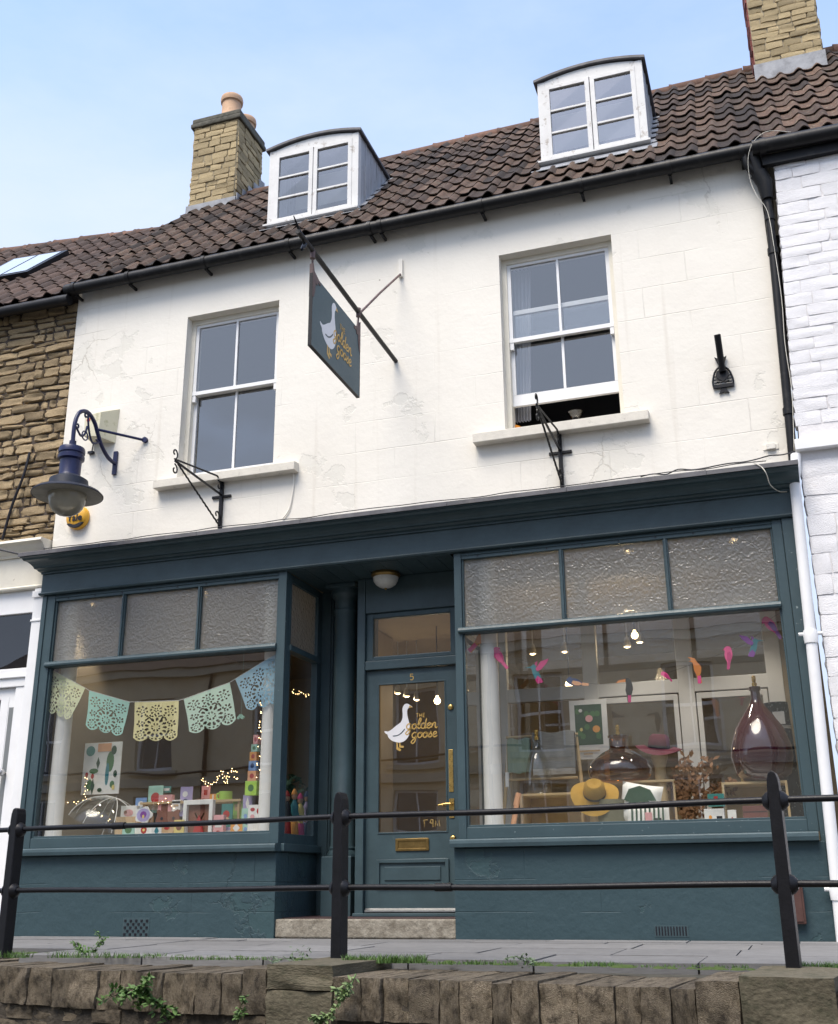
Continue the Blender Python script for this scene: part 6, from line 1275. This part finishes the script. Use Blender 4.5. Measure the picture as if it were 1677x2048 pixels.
q = PY(1222, 1640, .22); lathe_thing('basket', 'basket', [(.09, 0), (.11, .05), (.12, .16), (.125, .24), (.115, .24), (.11, .05)], (q.x, .24, .78), 'sage woven basket beside the mustard hat', 'basket')
lv = thing('dried_leaves', 'bunch of brown autumn beech leaves between the hat and the demijohn', 'leaves', PY(1400, 1640, .55)); mat('beech', (.15, .075, .035), .8, .3, 20, .1, 50, col2=(.25, .13, .06)); br_ = MB(); lf_ = MB()
for k in range(9):
    b0 = PY(1380, 1640, .5); tip = PY(R.uniform(1335, 1470), R.uniform(1515, 1590), R.uniform(.4, .7)); pts = smoothline([b0, b0.lerp(tip, .5)+Vector((0, 0, .06)), tip], 6); br_.tube(pts, .004, 5)
    for p in pts[2:]:
        for _ in range(7):
            c = p+Vector((R.uniform(-.06, .06), R.uniform(-.05, .05), R.uniform(-.06, .06))); d1 = Vector((R.uniform(-1, 1), R.uniform(-.6, .6), R.uniform(-1, 1))).normalized()*R.uniform(.02, .04); d2 = d1.cross(Vector((R.random()-.5, 1, R.random()-.5))).normalized()*.014; lf_.quad(c-d1, c+d2, c+d1, c-d2)
br_.build('twigs', 'jute', lv); lf_.build('foliage', 'beech', lv)
SM = [((1335, 1641, 1410, 1662), .12, 'card_white', 'long white box at the front of the right display', .10, []), ((1408, 1618, 1452, 1660), .14, 'card_white', 'white printed gift box with a copper dot', .08, [('o', 'card_orange', .3, .6, .08, .1), ('r', 'near_black', .75, .35, .14, .3)]), ((1455, 1620, 1476, 1660), .16, 'card_white', 'white tall tin beside the printed gift box', .07, [('o', 'card_red', .5, .5, .15, .15)]), ((1415, 1588, 1450, 1612), .20, 'card_teal', 'dark framed box stacked on the printed gift box', .06, [('r', 'card_red', .5, .5, .12, .3)]), ((1290, 1625, 1306, 1660), .12, 'card_pink', 'pink candle box in front of the palm cushion', .05, [('o', 'near_black', .5, .3, .2, .2)]), ((1310, 1636, 1325, 1660), .13, 'near_black', 'small black candle jar in front of the palm cushion', .05, [('r', 'card_red', .5, .4, .3, .2)]), ((1485, 1612, 1540, 1660), .24, 'leather', 'maroon leather satchel under the demijohn crate', .08, [('r', 'near_black', .5, .75, .48, .02)]), ((1478, 1518, 1510, 1562), .44, 'card_yellow', 'yellow patterned tea towel against the demijohn', .03, [('o', 'card_white', .3, .25, .25, .2), ('d', 'card_brown', .6, .6, .2, .2), ('o', 'card_orange', .75, .3, .2, .2)])]
for r, y, mt, lb, dp_, mo in SM: card('gift_box' if 'box' in lb else ('candle_jar' if 'jar' in lb else ('satchel' if 'satchel' in lb else ('tea_towel' if 'towel' in lb else 'storage_tin'))), r, y, mt, lb, lb.split(' ')[-1] if False else ('bag' if 'satchel' in lb else 'box' if 'box' in lb else 'tin' if 'tin' in lb else 'jar' if 'jar' in lb else 'towel'), mo, dep=dp_, parts_name='motif')
q = PY(1030, 1640, .22); m = MB(); m.tube([(q.x-.03, .22, .78), (q.x+.02, .26, 1.05)], .022, 8); m.tube([(q.x+.005, .25, 1.0), (q.x+.03, .265, 1.10)], .024, 8); tag(m.build('painted_paddle', 'salmon', None), 'salmon and green painted stick leaning on the crate', 'stick')
# reversed door notice behind the glass
m = MB(); q = PY(850, 1655, DY+.05)
for k, st_ in enumerate(([(0, .9), (.0, 0), (-.05, .9), (.3, .9)], [(.55, .9), (.5, .5), (.75, .5), (.75, .9), (.55, .9)], [(.75, .6), (.75, 0)], [(.95, .1), (1.0, .8), (1.15, .2), (1.3, .8), (1.35, .1)])): m.ribbon([(q.x+u*.10, q.z+v*.07) for u, v in st_], .012, lambda u, v, d: (u, DY+.05-d, v), 0, .002+.0005*k)
tag(m.build('door_notice', 'gold_leaf', None), 'hand painted open notice seen reversed low in the door glass', 'notice')
# ------------------------------------------------------------------ plants on the wall and pavement
mat('weed', (.05, .10, .02), .6, .3, 20, .1, 60, col2=(.10, .19, .045)); mat('weed_pale', (.13, .20, .07), .6, .3, 20, .1, 60, col2=(.20, .27, .11)); mat('moss', (.035, .06, .012), .9, .3, 30, .4, 90, col2=(.06, .09, .02)); mat('stalk', (.10, .085, .045), .8); mat('grey_weed', (.11, .15, .09), .7, .3, 20, .1, 60); mat('dry_leaf', (.20, .10, .05), .8)
def PW(px, py, o):
    d = _ray(px, py); n3 = Vector((wn.x, wn.y, 0)); a3 = Vector((A.x, A.y, 0)); return CAM + d*((o-(CAM-a3).dot(n3))/d.dot(n3))
def leaf(mb, c, d, up, ln, wd):
    d = d.normalized(); s = d.cross(up); s = s.normalized() if s.length > 1e-4 else Vector((1, 0, 0)); nn = s.cross(d)
    m0 = c+d*ln*.5; mb._add([c, c+d*ln*.35+s*wd*.5+nn*.12*wd, c+d*ln*.75+s*wd*.38+nn*.1*wd, c+d*ln, c+d*ln*.75-s*wd*.38+nn*.1*wd, c+d*ln*.35-s*wd*.5+nn*.12*wd, m0-nn*.1*wd], [(0, 1, 6), (1, 2, 6), (2, 3, 6), (3, 4, 6), (4, 5, 6), (5, 0, 6)])
def weed(name, label, path, nleaf, ln, mt, spread=.05, sm='stalk', branches=0, base=None):
    t = thing(name, label, 'plant', path[0]); st = MB(); lf = MB(); P_ = smoothline(path, 6); st.tube(P_, [.004*(1-.6*i/len(P_)) for i in range(len(P_))], 5)
    for b in range(branches):
        i = R.randrange(len(P_)//3, len(P_)); e = P_[i]+Vector((R.uniform(-1, 1), R.uniform(-1, -.1), R.uniform(-.6, .8)))*spread*2; br = smoothline([P_[i], P_[i].lerp(e, .5)+Vector((0, 0, .01)), e], 4); st.tube(br, .0018, 4)
        for p in br[1:]:
            for _ in range(3): leaf(lf, p, Vector((R.uniform(-1, 1), R.uniform(-1, .2), R.uniform(-.7, .5))), Vector((0, -.4, 1)), ln*R.uniform(.6, 1.2), ln*R.uniform(.35, .5))
    for k in range(nleaf):
        p = P_[R.randrange(2, len(P_))]+Vector((R.uniform(-1, 1), R.uniform(-1, .1), R.uniform(-1, 1)))*spread*.5; leaf(lf, p, Vector((R.uniform(-1, 1), R.uniform(-1, .2), R.uniform(-.8, .5))), Vector((0, -.4, 1)), ln*R.uniform(.6, 1.2), ln*R.uniform(.35, .55))
    st.build('stem', sm, t); lf.build('foliage', mt, t)
weed('weed_plant', 'leafy green weed sprouting from the retaining wall below the left bay', [PW(345, 2046, .55), PW(325, 2015, .62), PW(295, 1990, .67), PW(255, 1985, .69)], 60, .045, 'weed', .07, branches=12)
weed('weed_plant', 'pale creeper trailing down the wall beside the middle post stone', [PW(712, 1948, .60), PW(700, 1975, .64), PW(682, 2000, .65), PW(660, 2030, .65), PW(640, 2046, .65)], 55, .035, 'weed_pale', .035, 'weed', branches=7)
weed('weed_plant', 'thin seedling with small leaves low on the retaining wall', [PW(475, 2046, .58), PW(478, 2020, .62), PW(490, 2000, .63)], 10, .028, 'weed', .03, branches=3)
def tuft(label, px0, px1, py, y, n, h, mt, spread=.05):
    a = PZ(px0, py, 0); b = PZ(px1, py, 0)
    t = MB()
    for k in range(n):
        p = a.lerp(b, R.random()); p = Vector((p.x, p.y+R.uniform(-spread, spread), -.01)); hh = h*R.uniform(.4, 1.1); d = Vector((R.uniform(-.5, .5), R.uniform(-.5, .5), 1)).normalized(); s = Vector((R.uniform(-1, 1), R.uniform(-1, 1), 0)).normalized()*.0025; m0 = p+d*hh*.6; t._add([p-s, p+s, m0+s*.7, m0-s*.7, p+d*hh+Vector((d.x, d.y, -.2))*hh*.3], [(0, 1, 2, 3), (3, 2, 4)])
    return t
# grass strip behind the coping
g = MB()
for px0, px1, py, n, h in ((0, 60, 1912, 120, .05), (100, 220, 1912, 160, .05), (230, 330, 1912, 200, .035), (340, 540, 1916, 240, .03), (690, 850, 1922, 700, .055), (850, 960, 1925, 120, .025), (925, 990, 1925, 100, .03), (1000, 1100, 1926, 60, .03), (1140, 1240, 1928, 180, .03), (1250, 1420, 1930, 90, .02), (1600, 1677, 1935, 260, .045), (1430, 1500, 1932, 60, .025)):
    q = tuft('', px0, px1, py, 0, n, h, 'weed', .04); g._add(q.v, q.f)
gr = g.build('grass', 'weed'); gr['kind'] = 'stuff'; gr['label'] = 'short grass and moss growing along the back of the coping stones'
ms = MB()
for k in range(150):
    s = R.uniform(-1.5, 6); c = WL(s, R.uniform(-.07, .0), -.012); r_ = R.uniform(.015, .05); ms.lathe([(r_, 0), (r_*.8, r_*.15), (r_*.4, r_*.28), (0, r_*.3)], c, 7)
o = ms.build('moss', 'moss', None, smooth=60); o['kind'] = 'stuff'; o['label'] = 'cushions of green moss between the slabs and the coping'
for px, py, lb, mt, n, h in ((165, 1908, 'straggly green weed at the back of the coping by the left post', 'weed', 20, .03), (185, 1905, 'low spreading weed with toothed leaves on the pavement edge', 'weed', 26, .03), (600, 1922, 'grey green weed clump at the foot of the middle post', 'grey_weed', 50, .026), (1050, 1925, 'dark rosette weed on the coping between two posts', 'grey_weed', 14, .026), (1320, 1880, 'small weed against the stall riser near the vent slots', 'weed', 16, .03), (1280, 1878, 'tiny moss like weed at the foot of the right stall riser', 'weed', 14, .025), (1468, 1880, 'bright green weed tuft in the joint below the right bay', 'weed', 24, .035), (1668, 1880, 'green weed growing at the foot of the white downpipe', 'weed', 40, .06), (205, 1890, 'thin upright weed stalk beside the left post', 'weed', 10, .03)):
    q = PZ(px, py, 0); q.z = -.01
    wdt = .07 if n > 30 else .035
    weed('weed_plant', lb, [q, q+Vector((.01, 0, .015)), q+Vector((wdt*.3, -.01, .032))], n, h, mt, wdt*1.6, 'weed', branches=2)

# ------------------------------------------------------------------ the other side of the street (seen in the reflections)
op = thing('opposite_terrace', 'honey coloured terrace across the street mirrored in the shop glass', 'building', (-4, -15.5, RD))
OY = -15.5; wins = []
for k in range(9):
    x = -19+k*3.3; wins += [(x, x+1.1, 1.2+RD+.6, 3.1+RD+.6), (x, x+1.1, 4.3+RD, 6.1+RD)]
m = MB(); holed(m, -21, 12, RD, 5.7, OY-.4, OY, wins); m.build('wall', 'opposite_stone', op)
m = MB(); m.box(-21, 12, OY-.01, OY+.12, 2.75, 2.95); m.box(-21, 12, OY-.01, OY+.18, 5.5, 5.7); m.build('string_course', 'opposite_trim', op)
for a, b, c, d in wins:
    f = MB(); 
    for p_, q_, r_, s_ in ((a, a+.07, c, d), (b-.07, b, c, d), (a+.07, b-.07, c, c+.08), (a+.07, b-.07, d-.07, d), (a+.07, b-.07, (c+d)/2-.03, (c+d)/2+.03), ((a+b)/2-.015, (a+b)/2+.015, c+.08, d-.07)): f.box(p_, q_, OY-.2, OY-.12, r_, s_)
    w_ = f.build('sash_window', 'white_paint', op); pane('glass_pane', 'dark_glass', w_, (a, OY-.16, c), (b, OY-.16, c), (b, OY-.16, d), (a, OY-.16, d))
    f = MB(); f.box(a-.15, b+.15, OY-.1, OY+.10, c-.12, c); f.build('window_sill', 'opposite_trim', op)
m = MB(); m.box(-21, 12, OY-2.5, OY-2.4, RD, 5.6); m.build('inner_wall', 'interior_dark', op)
m = MB(); m.sweep([(OY+.25, 5.7), (OY-3.2, 7.6), (OY-6.4, 5.7)], -21, 12); m.build('roof', 'roof_tile_brown', op)
m = MB(); m.box(-40, 40, OY, OY+1.8, RD, RD+.12); struct(m.build('far_pavement', 'slab'))

m = MB(); m.box(-9.2, -8.0, OY-.02, OY+.02, RD+.12, 1.05); m.build('shop_door', 'near_black', op)
for x in (-13.6, -6.4, .6): m = MB(); m.tube([(x, OY+.08, RD+.1), (x, OY+.08, 5.5)], .05, 8); m.build('downpipe', 'near_black', op)
cable('black cable strung along the terrace across the street', [(-21, OY+.2, 3.4), (-14, OY+.22, 3.05), (-7, OY+.2, 3.35), (0, OY+.22, 3.0), (8, OY+.2, 3.3)], .03)
